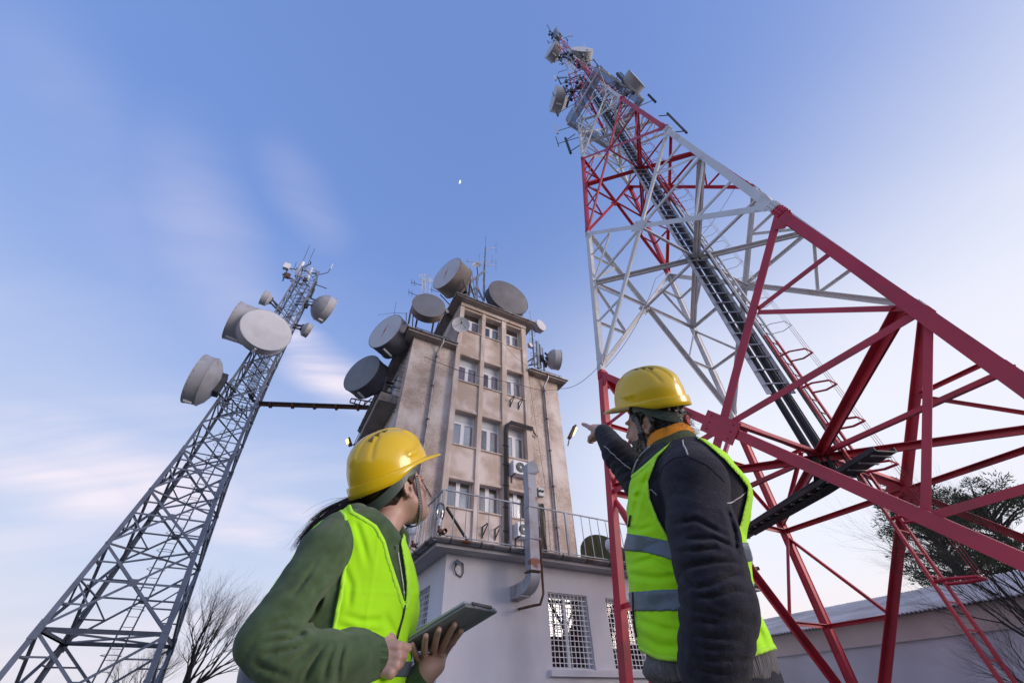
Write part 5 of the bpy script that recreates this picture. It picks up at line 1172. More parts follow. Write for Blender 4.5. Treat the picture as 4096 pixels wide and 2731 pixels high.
# ------------------------------------------------------------------ shared builders
def head_field(F, c, A, woman=False):
    X, Y, Z = A; H = lambda x, y, z: c+X*x+Y*y+Z*z; s = .95 if woman else 1.0
    e = lambda x, y, z, r, k=.02, op='u': F.ell(H(x*s, y*s, z*s), np.array(r)*s, A, k, op)
    e(-.012, 0, .03, (.100, .077, .095)); e(.035, 0, -.03, (.062, .060, .085), .03); e(.040, 0, -.072, (.055, .048 if woman else .055, .045), .03)
    F.cone(H(.055*s, 0, -.095*s), H(.076*s, 0, -.106*s), .030*s if not woman else .024, .019*s, .025)
    e(.083, .03, .018, (.016, .030, .010), .012); e(.083, -.03, .018, (.016, .030, .010), .012)
    for sg in (-1, 1):
        e(.095, .031*sg, -.002, (.014, .017, .012), .012, 's'); e(.064, .043*sg, -.032, (.026, .020, .020), .02)
        F.cone(H(.02*s, .052*sg*s, -.05*s), H(.068*s, .02*sg*s, -.100*s), .020*s, .016*s, .03)
        F.ell(H(.084*s, .031*sg*s, -.002*s), np.array((.0125,)*3)*s, A, .003)
    F.cone(H(.094*s, 0, .012*s), H(.118*s, 0, -.030*s), .0085*s, .0115*s, .014)
    for sg in (-1, 1): e(.106, .012*sg, -.036, (.011, .008, .009), .008)
    e(.094, 0, -.060, (.014, .024, .007), .008); e(.092, 0, -.071, (.013, .021, .008), .008); e(.106, 0, -.0655, (.008, .024, .0022), .004, 's')
    for sg in (-1, 1):                      # ears: rim, lobe and hollow
        ex = lambda x, y, z: H(x*s, (.074+y)*sg*s, z*s)
        n_ = 12; ring = [ex(-.012+.017*math.cos(t)-.006*math.sin(t), .010+.008*math.cos(t+2.6), .002+.030*math.sin(t)) for t in np.linspace(-.9, 3.9, n_)]
        F.chain(ring, [.0042*s]*n_, .004); F.ell(ex(-.012, .005, 0), np.array((.016, .006, .027))*s, A, .006); F.ell(ex(-.004, .010, -.028), np.array((.009, .006, .010))*s, A, .006)
        F.ell(ex(-.006, .015, .0), np.array((.008, .009, .014))*s, A, .004, 's'); F.ell(ex(.004, .012, -.006), np.array((.005, .005, .009))*s, A, .004)
def helmet(parent, pose, c, A, sc=1.0):
    X, Y, Z = A; a, b, h = .142*sc, .113*sc, .138*sc; NT, NPH = 120, 34
    def smooth(x, lo, hi): t = min(1, max(0, (x-lo)/(hi-lo))); return t*t*(3-2*t)
    def polyd(th, ph, pl):
        best = 9
        for (t0, p0), (t1, p1) in zip(pl, pl[1:]):
            e = (t1-t0, p1-p0); l2 = e[0]**2+e[1]**2; q = min(1, max(0, ((th-t0)*e[0]+(ph-p0)*e[1])/l2)); best = min(best, math.hypot(th-t0-q*e[0], ph-p0-q*e[1]))
        return best
    groove = [(48, 52), (40, 40), (41, 28), (52, 17), (72, 11), (84, 11)]; tail = [(118, 60), (128, 48), (136, 26)]
    def pt(th, ph):
        t = math.radians(th); f = math.radians(ph); cr = math.cos(f)**.82; sz = math.sin(f)**.92 if f > 0 else 0
        x, y, z = a*math.cos(t)*cr, b*math.sin(t)*cr, h*sz
        n = Vector((x/a**2, y/b**2, z/h**2)).normalized(); at = abs((th+180) % 360-180)
        o = .0045*smooth(.030-abs(y), 0, .005)*smooth(ph, 20, 34)*smooth(-x+.10, 0, .03)
        d = polyd(at, ph, groove); o += .0045*math.exp(-(d/3.0)**2) - .0022*math.exp(-((d-7)/3.5)**2)*(1 if at > 45 else .3)
        d = polyd(at, ph, tail); o -= .0035*math.exp(-(d/3.2)**2)
        return Vector((x, y, z))+n*o*sc, n
    rows = []
    for j in range(NPH+1):
        ph = 90*(1-j/NPH); rows.append([pt(360*i/NT, ph)[0] for i in range(NT)])
    def skirt(i):
        th = 360*i/NT; at = abs((th+180) % 360-180); t = math.radians(th); o = Vector((math.cos(t)*b, math.sin(t)*a, 0)).normalized()
        fr = smooth(math.cos(t), math.cos(math.radians(66)), math.cos(math.radians(18))); back = smooth(at, 78, 122)
        wl = .009+(.050-.009)*fr; s1 = .012*fr+.002*(1-fr); hs = (.010+(.036-.010)*back)*(1-fr)+.004*fr
        return th, o, wl*sc, s1*sc, hs*sc
    r1, r2, r3, r4 = [], [], [], []
    for i in range(NT):
        th, o, wl, s1, hs = skirt(i); p = rows[-1][i]
        r1.append(p+o*wl*.35-EZ*s1*.15); r2.append(p+o*wl*.85-EZ*s1*.7); r3.append(p+o*wl-EZ*(s1+hs*.12)); r4.append(p+o*(wl+.002)-EZ*(s1+hs))
    rows += [r1, r2, r3, [p.lerp(q, .5) for p, q in zip(r3, r4)], r4]
    V = [q for r in rows for q in r]; Wd = lambda q: pose.W(c+X*q.x+Y*q.y+Z*q.z)
    mb = MB(); mb.add([Wd(q) for q in V], [(j*NT+i, j*NT+(i+1) % NT, (j+1)*NT+(i+1) % NT, (j+1)*NT+i) for j in range(len(rows)-1) for i in range(NT)])
    o = mb.build('hard_hat', M['helmet'], parent, smooth=True)
    md = o.modifiers.new('thickness', 'SOLIDIFY'); md.thickness = .003*sc; md.offset = -1
    bm = bmesh.new(); bm.from_mesh(o.data); bmesh.ops.remove_doubles(bm, verts=bm.verts, dist=1e-5); bm.normal_update()
    if sum(f.normal.dot(f.calc_center_median()-sum((v.co for v in bm.verts), Vector())/len(bm.verts)) for f in bm.faces) < 0: bmesh.ops.reverse_faces(bm, faces=bm.faces)
    bm.to_mesh(o.data); bm.free(); o.data.polygons.foreach_set('use_smooth', [True]*len(o.data.polygons)); o.data.set_sharp_from_angle(angle=math.radians(48))
    for sg in (-1, 1):
        for k_ in range(3):
            x0 = .005-.030*k_; y0 = .037+.002*k_; k = MB()
            tri = [(x0+.012, y0), (x0-.012, y0-.001), (x0-.010, y0+.016)]
            def on_s(x, y, off):
                rr = min(.999, math.hypot(x/a, y/b)); z = h*(1-rr**(1/.41))**.46 if rr < 1 else 0
                lo_, hi_ = 0., 90.
                for _ in range(30):
                    md_ = (lo_+hi_)/2
                    if math.cos(math.radians(md_))**.82 > rr: lo_ = md_
                    else: hi_ = md_
                z = h*math.sin(math.radians(lo_))**.92; n = Vector((x/a**2, y/b**2, z/h**2)).normalized(); return Vector((x, y, z))+n*off
            vs = [on_s(x*sc, y*sg*sc, -.003) for x, y in tri]+[on_s(x*sc, y*sg*sc, .0012) for x, y in tri]
            k.add([Wd(v) for v in vs], [(0, 1, 2), (3, 4, 5), (0, 1, 4, 3), (1, 2, 5, 4), (2, 0, 3, 5)]); k.build('vent', M['vent_shade'], o)
    # headband at the nape with its knob
    k = MB(); n_ = 36; pts = []
    for j in range(n_+1):
        t = math.radians(72+216*j/n_); r_ = 1.0; dz = -.022-.066*max(0, -math.cos(t))**.8
        pts.append((Vector((.114*math.cos(t)-.006, .098*math.sin(t), dz)), Vector((math.cos(t), math.sin(t), 0))))
    vs = []
    for p, n in pts: vs += [p*sc+EZ*.020*sc, p*sc+EZ*.020*sc+n*.003, p*sc-EZ*.014*sc+n*.003, p*sc-EZ*.014*sc]
    k.add([Wd(v) for v in vs], [(i*4+q, i*4+(q+1) % 4, i*4+4+(q+1) % 4, i*4+4+q) for i in range(n_) for q in range(4)]+[(0, 1, 2, 3), (n_*4+3, n_*4+2, n_*4+1, n_*4)])
    k.build('headband', M['band'], o, smooth=False)
    k = MB(); k.lathe(Wd(Vector((-.119, 0, -.090))*sc), pose.W(c-X)-pose.W(c), [(0, 0), (0, .016), (.006, .019), (.012, .016), (.014, 0)], 14); k.build('adjuster_knob', M['knob'], o, auto=40)
    return o
def strap(parent, pose, pts, wdir, w=.014, stripes=True):
    out_ = []                               # smooth the path
    P_ = [Vector(p) for p in pts]
    for i in range(len(P_)-1):
        p0, p1, p2, p3 = P_[max(i-1, 0)], P_[i], P_[i+1], P_[min(i+2, len(P_)-1)]
        for j in range(8):
            t = j/8; out_.append(.5*((2*p1)+(p2-p0)*t+(2*p0-5*p1+4*p2-p3)*t*t+(3*p1-p0-3*p2+p3)*t**3))
    out_.append(P_[-1])
    k = MB(); vs = []
    wd = [Vector(wdir(i/(len(out_)-1))) for i in range(len(out_))]
    for i, p in enumerate(out_):
        d = (out_[min(i+1, len(out_)-1)]-out_[max(i-1, 0)]).normalized(); s_ = (wd[i]-d*wd[i].dot(d)).normalized(); n = d.cross(s_)
        vs += [p-s_*w/2-n*.0012, p+s_*w/2-n*.0012, p+s_*w/2+n*.0012, p-s_*w/2+n*.0012]
    W_ = [pose.W(np.array(v)) for v in vs]
    k.add(W_, [(i*4+q, i*4+(q+1) % 4, i*4+4+(q+1) % 4, i*4+4+q) for i in range(len(out_)-1) for q in range(4)]); o = k.build('chin_strap', M['strap'], parent)
    if stripes:
        q = MB(); L_ = 0; last = -1
        for i in range(len(out_)-1):
            d = out_[i+1]-out_[i]; ln = d.length; dn = d.normalized(); s_ = (wd[i]-dn*wd[i].dot(dn)).normalized(); n = dn.cross(s_); t = 0
            while True:
                nx = (math.floor(L_/.0052)+1)*.0052
                if nx > L_+t+ln-1e-9 or nx-L_ > ln: break
                pp = out_[i]+dn*(nx-L_)
                c8 = [pp+dn*a_*.0011+s_*b_*w*.40+n*c_*.0019 for c_ in (-1, 1) for a_, b_ in ((-1, -1), (1, -1), (1, 1), (-1, 1))]
                q.hexa([pose.W(np.array(v)) for v in c8]); L2 = nx; ln -= (L2-L_); out_[i] = pp; L_ = L2+1e-7
            L_ += ln
        if q.v: q.build('strap_weave', M['strap_pale'], parent, kind='stuff')
    return o
def surf(F, pose, x, y, off=.002, w0=-.40, w1=.25, n=400):
    ws = np.linspace(w0, w1, n); P = np.stack([pose.px(x, y, w_) for w_ in ws]).astype(np.float32); d = F.ev(P); i = np.argmax(d < off)
    return P[i] if d[i] < off else P[n//2]
def surf_tube(F, pose, pix, r, name, mat, parent, off=.001, wob=0, sub=6):
    pts = []
    for p, q in zip(pix, pix[1:]):
        for j in range(sub): t = j/sub; pts.append((p[0]+(q[0]-p[0])*t+random.uniform(-wob, wob), p[1]+(q[1]-p[1])*t+random.uniform(-wob, wob)))
    pts.append(pix[-1]); k = MB(); k.tube([pose.W(surf(F, pose, *p, off)) for p in pts], r, 5); return k.build(name, M[mat], parent, smooth=True)
def strands(name, roots, mat, parent, pose, r=.0007, sides=3):
    vs, fs = [], []
    for pts in roots:
        b0 = len(vs); n = len(pts); P_ = [Vector(p) for p in pts]
        for i, p in enumerate(P_):
            d = (P_[min(i+1, n-1)]-P_[max(i-1, 0)]).normalized(); x = d.cross(EZ); x = x.normalized() if x.length > 1e-4 else Vector((1, 0, 0)); y = d.cross(x); rr = r*(1-.75*i/(n-1))
            for s_ in range(sides): t = 2*math.pi*s_/sides; vs.append(pose.W(np.array(p+(x*math.cos(t)+y*math.sin(t))*rr)))
        for i in range(n-1):
            for s_ in range(sides): s2 = (s_+1) % sides; fs.append((b0+i*sides+s_, b0+i*sides+s2, b0+(i+1)*sides+s2, b0+(i+1)*sides+s_))
    mb = MB(); mb.v = [Vector(v) for v in vs]; mb.f = fs
    b = base_of(parent); me = bpy.data.meshes.new(name); me.from_pydata([v-b for v in mb.v], [], fs); me.materials.append(mat); me.polygons.foreach_set('use_smooth', [True]*len(fs))
    o = bpy.data.objects.new(name, me); COL.objects.link(o); o.parent = parent; return o
def axes(yaw_vec, pitch, roll=0):
    X = np.array([yaw_vec[0], yaw_vec[1], 0.0]); X /= np.linalg.norm(X); Y = np.cross([0, 0, 1.], X)
    X2 = X*math.cos(pitch)+np.array([0, 0, 1.])*math.sin(pitch); Z2 = np.cross(X2, Y)
    Yr = Y*math.cos(roll)+Z2*math.sin(roll); Zr = np.cross(X2, Yr); return np.array([X2, Yr, Zr], np.float32)
# ------------------------------------------------------------------ the man
MP = Pose(23, 1.40, 1)
def c6(x, y): return (2250+x/1.178, 1400+y/1.178)
def m6(x, y, w=0.0): return MP.px(*c6(x, y), w)
MAN = thing('person', Vector(MP.world(np.array([[-.02, 0, -CZ]]))[0]), 'bearded man in yellow helmet, lime vest and dark fleece pointing up with one arm', 'person')
def prof_rows(rows, f): # rows: (front px, back px) pairs on the plane through the body
    zs, a, b = [], [], []
    for (x0, y0), (x1, y1) in rows: p, q = f(x0, y0), f(x1, y1); zs.append((p[2]+q[2])/2); a.append(p[0]); b.append(q[0])
    o = np.argsort(zs); return np.array(zs)[o], np.array(a)[o], np.array(b)[o]
rows = [((380, 1450), (1012, 1450)), ((345, 1340), (965, 1330)), ((338, 1230), (915, 1220)), ((320, 1100), (905, 1100)), ((303, 1000), (905, 1000)), ((300, 925), (880, 915)), ((306, 850), (890, 840)), ((306, 780), (905, 760)), ((300, 700), (912, 700)), ((305, 640), (868, 648)), ((322, 560), (800, 560)), ((352, 500), (735, 500)), ((372, 460), (690, 455)), ((395, 430), (640, 420))]
mz, mf, mbk = prof_rows(rows, m6)
mhalf = np.interp(mz, [.08, .12, .22, .32, .44, .52, .57, .61, .65, .69, .73], [.19, .185, .175, .18, .195, .20, .195, .165, .12, .085, .07])
mz = np.concatenate([[mz[0]-.12], mz]); mf = np.concatenate([[mf[0]+.01], mf]); mbk = np.concatenate([[mbk[0]+.0], mbk]); mhalf = np.concatenate([[.19], mhalf])
_tm = profile(None, mz, mf, mbk, mhalf, 0.02)
CVM = creases(MP, [[m6(*q) for q in l] for l in (((335, 690), (372, 684), (400, 720)), ((318, 840), (350, 850), (420, 830)), ((315, 1010), (420, 985), (540, 1050)), ((330, 1060), (450, 1075), (570, 1060)), ((345, 1265), (470, 1310), (585, 1330)), ((352, 1330), (450, 1390), (560, 1400)), ((420, 560), (360, 680), (330, 800)), ((870, 1250), (930, 1330), (960, 1400)))], .007, .0045)
def t_man(p):
    n = vnoise(p*9+1.7)-.5; n2 = vnoise(p*np.array([16, 16, 34], np.float32)+5.2)-.5
    r1 = np.abs(2*vnoise(p*np.array([7, 7, 17], np.float32)+np.float32(31.7))-1)**.6
    return _tm(p)-.010*n-.005*n2-.007*(r1-.6)-CVM(p)
tc, tr = (0, 0, .4), .6
# sleeves
armL = [m6(600, 540, -.15), m6(622, 610, -.185), m6(655, 850, -.215), m6(690, 1010, -.24), m6(735, 1190, -.255), m6(722, 1330, -.25), m6(706, 1480, -.24), m6(690, 1640, -.235)]
rL = [.072, .083, .080, .077, .074, .067, .062, .052]
tipR = np.array(PY(*c6(111, 327), 1.86)-EYE); wrR = np.array(PY(*c6(191, 386), 1.725)-EYE)
loc = lambda q: np.array([q@MP.r, q@MP.v-MP.D, q[2]])
tipR, wrR = loc(tipR), loc(wrR); elR = loc(np.array(PY(*c6(262, 492), 1.60)-EYE)); cufR = wrR+(elR-wrR)*.10
armR = [np.array([-.035, .15, .53]), np.array([-.075, .17, .50]), elR, cufR]; rR = [.075, .078, .060, .045]
FJ = Field(); FJ.add(lambda p: t_man(p)+.006, tc, tr, .0); FJ.chain(armL, rL, .028)
fo, ln = folds(armL, rL, .048, [.0010, .0016, .0040, .0052, .0080, .0078, .0060, .0035])
CM = creases(MP, [[m6(*q, -.2) for q in l] for l in (((545, 1000), (600, 1042), (700, 1015), (830, 955)), ((590, 1085), (680, 1090), (800, 1050), (868, 1060)), ((588, 1160), (740, 1192), (890, 1185)), ((584, 1218), (740, 1222), (900, 1216)), ((588, 1290), (720, 1312), (860, 1325)), ((580, 1350), (700, 1368), (852, 1360)),
    ((580, 1405), (700, 1430), (850, 1412)), ((575, 1470), (700, 1495), (845, 1480)), ((480, 715), (600, 690), (755, 770)), ((762, 640), (798, 745), (812, 860)), ((560, 790), (690, 780), (800, 830)), ((530, 935), (680, 905), (812, 900)), ((505, 850), (600, 850), (700, 830)))], .0065, .0085)
def post(p, d):
    near = np.abs(d) < .03
    if not near.any(): return d
    d = d.copy(); q = p[near]; a_ = np.minimum.reduce([seg(q, armL[i], armL[i+1], rL[i], rL[i+1]) for i in range(len(armL)-1)]); m_ = np.clip(1-(a_-.0)/.03, 0, 1)
    d[near] -= (fo(q)*.55+CM(q))*m_; return d
FJ.post = post
V, Q = field_mesh(FJ, (-.34, -.36, -.10), (.30, .26, .74), .0048); link_mesh('fleece_jacket', MP.world(V), Q, M['fleece'], MAN, relax=2)
FR = Field(); FR.chain(armR, rR, .02); fo2, _ = folds(armR, rR, .036, [.002, .004, .006, .003]); FR.post = lambda p, d: d-fo2(p)
V, Q = field_mesh(FR, np.min(armR, 0)-.1, np.max(armR, 0)+.1, .0045); link_mesh('sleeve', MP.world(V), Q, M['fleece'], MAN, relax=2)
FC = Field(); dr = (wrR-elR)/np.linalg.norm(wrR-elR); FC.cone(cufR-dr*.045, cufR+dr*.018, .047, .041, .0)
V, Q = field_mesh(FC, cufR-.09, cufR+.09, .004); link_mesh('cuff', MP.world(V), Q, M['rib'], MAN)
# vest
hole = [c6(*p) for p in ((566, 392), (510, 432), (445, 508), (404, 618), (412, 700), (452, 800), (500, 884), (600, 930), (800, 900), (838, 822), (868, 700), (874, 650), (838, 598), (764, 515), (690, 450), (640, 412), (600, 396))]
neck = [c6(*p) for p in ((570, 398), (515, 428), (440, 490), (385, 540), (338, 580), (300, 600), (280, 400), (560, 300), (700, 330), (668, 420), (640, 408))]
fl = lambda poly: [(q[0], q[2]) for q in (MP.px(x, y) for x, y in poly)]
hole, neck = fl(hole), fl(neck)
hemF = lambda u: np.interp(u, *zip(*sorted([(q[0], q[2]) for q in (m6(372, 1418), m6(450, 1458), m6(580, 1470), m6(850, 1460), m6(1000, 1408))])))
def cut_man(p):
    u, z = MP.flat(p); near = p[..., 1] < .03
    c = np.where(near, np.minimum(in_poly(u, z, hole), in_poly(u, z, neck)), in_poly(u, z, neck))
    far = np.sqrt((p[..., 0]+.06)**2+(p[..., 2]-.50)**2)-.095; c = np.where(p[..., 1] > .10, np.minimum(c, far), c)
    return np.minimum(c, z-hemF(u))
def vest_shell(t, cut, thick=.012, out=.004, fold=None):
    def f(p):
        d = t(p)-out; d = np.maximum(d, -(d+thick)); return np.maximum(d, -cut(p))
    return f
FV = Field(); FV.add(vest_shell(t_man, cut_man), tc, tr, 0)
V, Q = field_mesh(FV, (-.34, -.30, .06), (.30, .30, .76), .0042); link_mesh('safety_vest', MP.world(V), Q, M['lime'], MAN, relax=3)
FB2 = Field(); FB2.add(lambda p: np.maximum(np.maximum(t_man(p)-.0065, -(t_man(p)+.006)), np.abs(cut_man(p)-.0055)-.006), tc, tr, 0)
V, Q = field_mesh(FB2, (-.34, -.30, .06), (.30, .30, .76), .0042); link_mesh('vest_binding', MP.world(V), Q, M['lime_edge'], MAN, relax=3)
def tape(name, tops, bots, t, cut, pose, parent, lo, hi, vox=.0042, out=.0075):
    T = sorted([(q[0], q[2]) for q in tops]); B_ = sorted([(q[0], q[2]) for q in bots])
    def f(p):
        u, z = pose.flat(p); d = t(p)-out; d = np.maximum(d, -(d+.012)); d = np.maximum(d, z-np.interp(u, *zip(*T))); d = np.maximum(d, np.interp(u, *zip(*B_))-z); return np.maximum(d, -cut(p))
    F_ = Field(); F_.add(f, (0, 0, .3), .7, 0); V, Q = field_mesh(F_, lo, hi, vox); return link_mesh(name, pose.world(V), Q, M['reflective'], parent, relax=2)
tape('reflective_stripe', [m6(300, 862), m6(400, 876), m6(500, 898), m6(880, 905)], [m6(300, 945), m6(400, 955), m6(520, 990), m6(850, 1000)], t_man, cut_man, MP, MAN, (-.34, -.3, .2), (.3, .3, .52))
tape('reflective_stripe', [m6(330, 1137), m6(450, 1127), m6(590, 1124), m6(950, 1140)], [m6(340, 1230), m6(450, 1230), m6(590, 1226), m6(960, 1240)], t_man, cut_man, MP, MAN, (-.34, -.3, .1), (.3, .3, .36))
# knitted hem, trousers and shoes
khf = lambda y0, y1: [((390, y0), (1018, y0)), ((372, (y0+y1)/2), (1030, (y0+y1)/2)), ((392, y1), (1035, y1))]
z1, f1, b1 = prof_rows([((398, 1425), (1002, 1425)), ((380, 1470), (1018, 1470)), ((374, 1500), (1030, 1510)), ((392, 1525), (1036, 1545)), ((440, 1560), (1030, 1580))], m6)
kt = profile(None, z1, f1, b1, np.full(len(z1), .182), .02)
FK = Field(); FK.add(lambda p: kt(p)-.003*(vnoise(p*20)-.5), (0, 0, .08), .4, 0); V, Q = field_mesh(FK, (-.34, -.26, -.06), (.32, .30, .16), .005); link_mesh('knit_hem', MP.world(V), Q, M['rib'], MAN)
hipc = np.array([-.06, .02, .0])
FT = Field(); FT.ell(hipc+[0, 0, .0], (.145, .17, .16), None, .04)
for sg in (-1, 1): FT.chain([hipc+[0, .085*sg, -.02], hipc+[-.01, .10*sg, -.36], hipc+[.02, .105*sg, -.74]], [.095, .072, .060], .03)
V, Q = field_mesh(FT, (-.32, -.25, -CZ), (.25, .30, .15), .009); link_mesh('trousers', MP.world(V), Q, M['trousers'], MAN)
for sg in (-1, 1):
    F_ = Field(); F_.ell(hipc+[-.05, .105*sg, -CZ+.045], (.14, .05, .05), None, .02); F_.cone(hipc+[.03, .105*sg, -CZ+.05], hipc+[.03, .105*sg, -CZ+.1], .05, .05, .03); F_.add(lambda p: -(p[..., 2]+CZ-.002), (0, 0, -CZ), 1, 0, 'i')
    V, Q = field_mesh(F_, hipc+[-.25, .105*sg-.1, -CZ-.01], hipc+[.15, .105*sg+.1, -CZ+.2], .007); link_mesh('shoe', MP.world(V), Q, M['black'], MAN)
# head
HA = axes((-.94, .34), math.radians(13), math.radians(-24)); 
hc = m6(404, 352, -.045)                       # skull centre, found from the near ear
hc = hc + .012*HA[0] - .080*HA[1] + .004*HA[2]
HX, HY, HZ = HA; HL = lambda x, y, z: hc+HX*x+HY*y+HZ*z
FH = Field(); head_field(FH, hc, HA)
nb = np.array([.02, .02, .62]); FH.cone(HL(-.035, 0, -.05), nb, .060, .068, .03)
FH.ell((.0, .02, .45), (.12, .16, .17), None, .05); FH.ell((-.03, .02, .2), (.12, .14, .2), None, .05)
FH.chain([np.array([.0, -.12, .5])]+armL[1:], [.05]+[r*.62 for r in rL[1:]], .03); FH.chain([np.array([.0, .12, .5])]+armR[1:], [.05, .045, .036, .030], .03)
# hands
def hand(F, wr, d, s_, n, fingers, thumb, k=.006, sc=1.0):
    # wr wrist, d along the fingers, s_ to the thumb side, n out of the palm
    d, s_, n = [np.asarray(v, float)/np.linalg.norm(v) for v in (d, s_, n)]
    for i, y in enumerate((.030, .010, -.010, -.029)):
        F.cone(wr+s_*y*.55*sc, wr+(d*(.088-.006*abs(i-1))+s_*y)*sc, .0165*sc, .0125*sc, .012)
    F.cone(wr-d*.05, wr, .027*sc, .026*sc, .02)
    lens = [(.044, .026, .020), (.048, .030, .021), (.044, .028, .021), (.034, .021, .019)]
    for i, (bend, spl) in enumerate(fingers):
        y = (.030, .010, -.010, -.029)[i]; p = wr+(d*(.088-.006*abs(i-1))+s_*y)*sc; ang = 0; dd = d*math.cos(spl)+s_*math.sin(spl); pts = [p]; rs = [.0115, .0100, .0090, .0078]
        for L_, b_ in zip(lens[i], bend): ang += b_; v = dd*math.cos(ang)+n*math.sin(ang); p = p+v*L_*sc; pts.append(p)
        F.chain(pts, [r*sc for r in rs], .003)
    p = wr+(s_*.026+d*.02+n*.008)*sc; pts = [p]; 
    for v, L_ in thumb: v = d*v[0]+s_*v[1]+n*v[2]; p = p+v/np.linalg.norm(v)*L_*sc; pts.append(p)
    F.chain(pts, [r*sc for r in (.017, .0135, .0115, .0088)], .008)
dpt = (tipR-wrR); dpt /= np.linalg.norm(dpt)
pn = np.array([.0, .30, -.95]); pn = pn-dpt*(pn@dpt); pn /= np.linalg.norm(pn); sT = np.cross(dpt, pn)
curl = (1.25, 1.45, .9)
hand(FH, wrR, dpt, sT, pn, [((.06, .06, .04), .03), (curl, 0), (curl, -.03), ((1.3, 1.45, .9), -.06)], [((.55, .45, .75), .040), ((.75, -.15, .65), .030), ((.6, -.6, .5), .024)], sc=1.06)
hL = armL[-1]; hand(FH, hL+[0, 0, -.03], np.array([-.1, .05, -1]), np.array([-1, .1, .1]), np.array([.05, 1, 0]), [((.3, .35, .2), .03), ((.35, .4, .2), 0), ((.4, .4, .2), -.02), ((.45, .4, .2), -.05)], [((.7, .5, .3), .04), ((.9, .1, .3), .03), ((1, 0, .2), .024)])
for sg in (-1, 1): FH.chain([np.array([-.05, .02+.09*sg, -.05]), np.array([-.06, .02+.1*sg, -.36]), np.array([-.04, .125*sg, -.72])], [.07, .05, .04], .03)
V, Q = field_mesh(FH, (-.46, -.36, -CZ), (.25, .62, 1.30), .0036); link_mesh('body', MP.world(V), Q, M['skin_m'], MAN)
k = MB(); q = wrR-dpt*.022; ax_ = MP.W(wrR)-MP.W(wrR-dpt); k.lathe(MP.W(q), ax_, [(-.004, .029), (-.003, .0325), (.003, .0325), (.004, .029)], 20); k.build('wristband', M['wristband'], MAN, auto=40)
# hair and beard
def hair_shell(off, keep, vox=.004):
    F_ = Field(); head_field(F_, hc, HA)
    G_ = Field(); G_.add(lambda p: np.maximum(F_.ev(p)-off-.008*(vnoise(p*60)-.5)-.007*(vnoise(p*150)-.5), keep((p-hc)@HA.T)), hc, .2, 0)
    return field_mesh(G_, hc-.17, hc+.17, vox)
def keep_hair(q):
    x, y, z = q[..., 0], q[..., 1], q[..., 2]; line = np.interp(z, [-.12, -.06, -.035, .0, .02, .06], [-.045, -.035, -.028, .012, .052, .06])
    ear = np.sqrt(((x+.010)/.020)**2+((z+.002)/.034)**2); e_ = np.where(np.abs(y) > .05, (1-ear)*.02, -1)
    return np.maximum(np.maximum(x-line, -.105-z), e_)
V, Q = hair_shell(.010, keep_hair); link_mesh('hair', MP.world(V), Q, M['hair_m'], MAN)
def keep_beard(q):
    x, y, z = q[..., 0], q[..., 1], q[..., 2]
    back = np.interp(z, [-.14, -.09, -.05, -.01], [.0, .0, .012, .016]); topl = np.interp(x, [.0, .02, .05, .08, .10, .12], [-.015, -.030, -.050, -.052, -.048, -.046])
    mouth = np.sqrt(((x-.104)/.014)**2+(y/.022)**2+((z+.066)/.007)**2); nose = np.sqrt(((x-.115)/.02)**2+(y/.02)**2+((z+.028)/.018)**2)
    return np.maximum.reduce([back-x, z-topl, (1-mouth)*.008, (1-nose)*.01, -.145-z])
V, Q = hair_shell(.0042, keep_beard, .0034); link_mesh('beard', MP.world(V), Q, M['grey_hair'], MAN)
rnd = random.Random(11); rts = []
def tuft(x, y, z, dirv, ln, curl_, n=9):
    p = Vector(HL(x, y, z)); d = Vector(HX*dirv[0]+HY*dirv[1]+HZ*dirv[2]).normalized(); pts = [p]; a = rnd.uniform(0, 6); ax2 = Vector((rnd.uniform(-1, 1), rnd.uniform(-1, 1), rnd.uniform(-1, 1)))
    for i in range(n): d = (d+ax2.cross(d)*curl_+Vector((rnd.uniform(-.12, .12), rnd.uniform(-.12, .12), rnd.uniform(-.12, .12)))+Vector((0, 0, -.05))).normalized(); p = p+d*ln/n; pts.append(p)
    return pts
for _ in range(900):                        # curls at the back and sides
    t = rnd.uniform(.3, 1.57)*rnd.choice((-1, 1)); zz = rnd.uniform(-.095, .03); r_ = rnd.uniform(.95, 1.12); ca_ = -math.sin(abs(t)) if rnd.random() < .7 else .25*math.cos(t)
    rts.append(tuft(-.012+.100*r_*ca_, .080*r_*math.cos(t)*(1 if t > 0 else -1), zz, (-.6+rnd.uniform(-.4, .3), rnd.uniform(-.3, .3)+(.35 if t > 0 else -.35), -.6), rnd.uniform(.02, .055), rnd.uniform(-.45, .45)))
for _ in range(160): rts.append(tuft(-.10+rnd.uniform(-.02, .02), rnd.uniform(-.05, .06), -.085+rnd.uniform(-.03, .03), (-.8, rnd.uniform(-.4, .4), -.6), rnd.uniform(.03, .07), rnd.uniform(.2, .6)))
strands('hair_curls', rts, M['hair_m'], MAN, MP, .0008)
rts = []
for _ in range(1500):
    y = rnd.uniform(-1, 1); ph = rnd.uniform(0, 1); x = .015+.085*ph; z = -.05-.07*ph*.9+rnd.uniform(-.02, .02); rts.append(tuft(x+.004, (.062-.035*ph)*y if abs(y) < 1 else 0, z if abs(y) < .6 else z+.02, (.5, y*.5, -.8), rnd.uniform(.008, .018), rnd.uniform(-.3, .3), 4))
F_b = Field(); head_field(F_b, hc, HA)
strands('beard_hair', [r for r in rts if float(F_b.ev(np.array([r[0]], np.float32))[0]) > -.012], M['grey_hair'], MAN, MP, .0006)
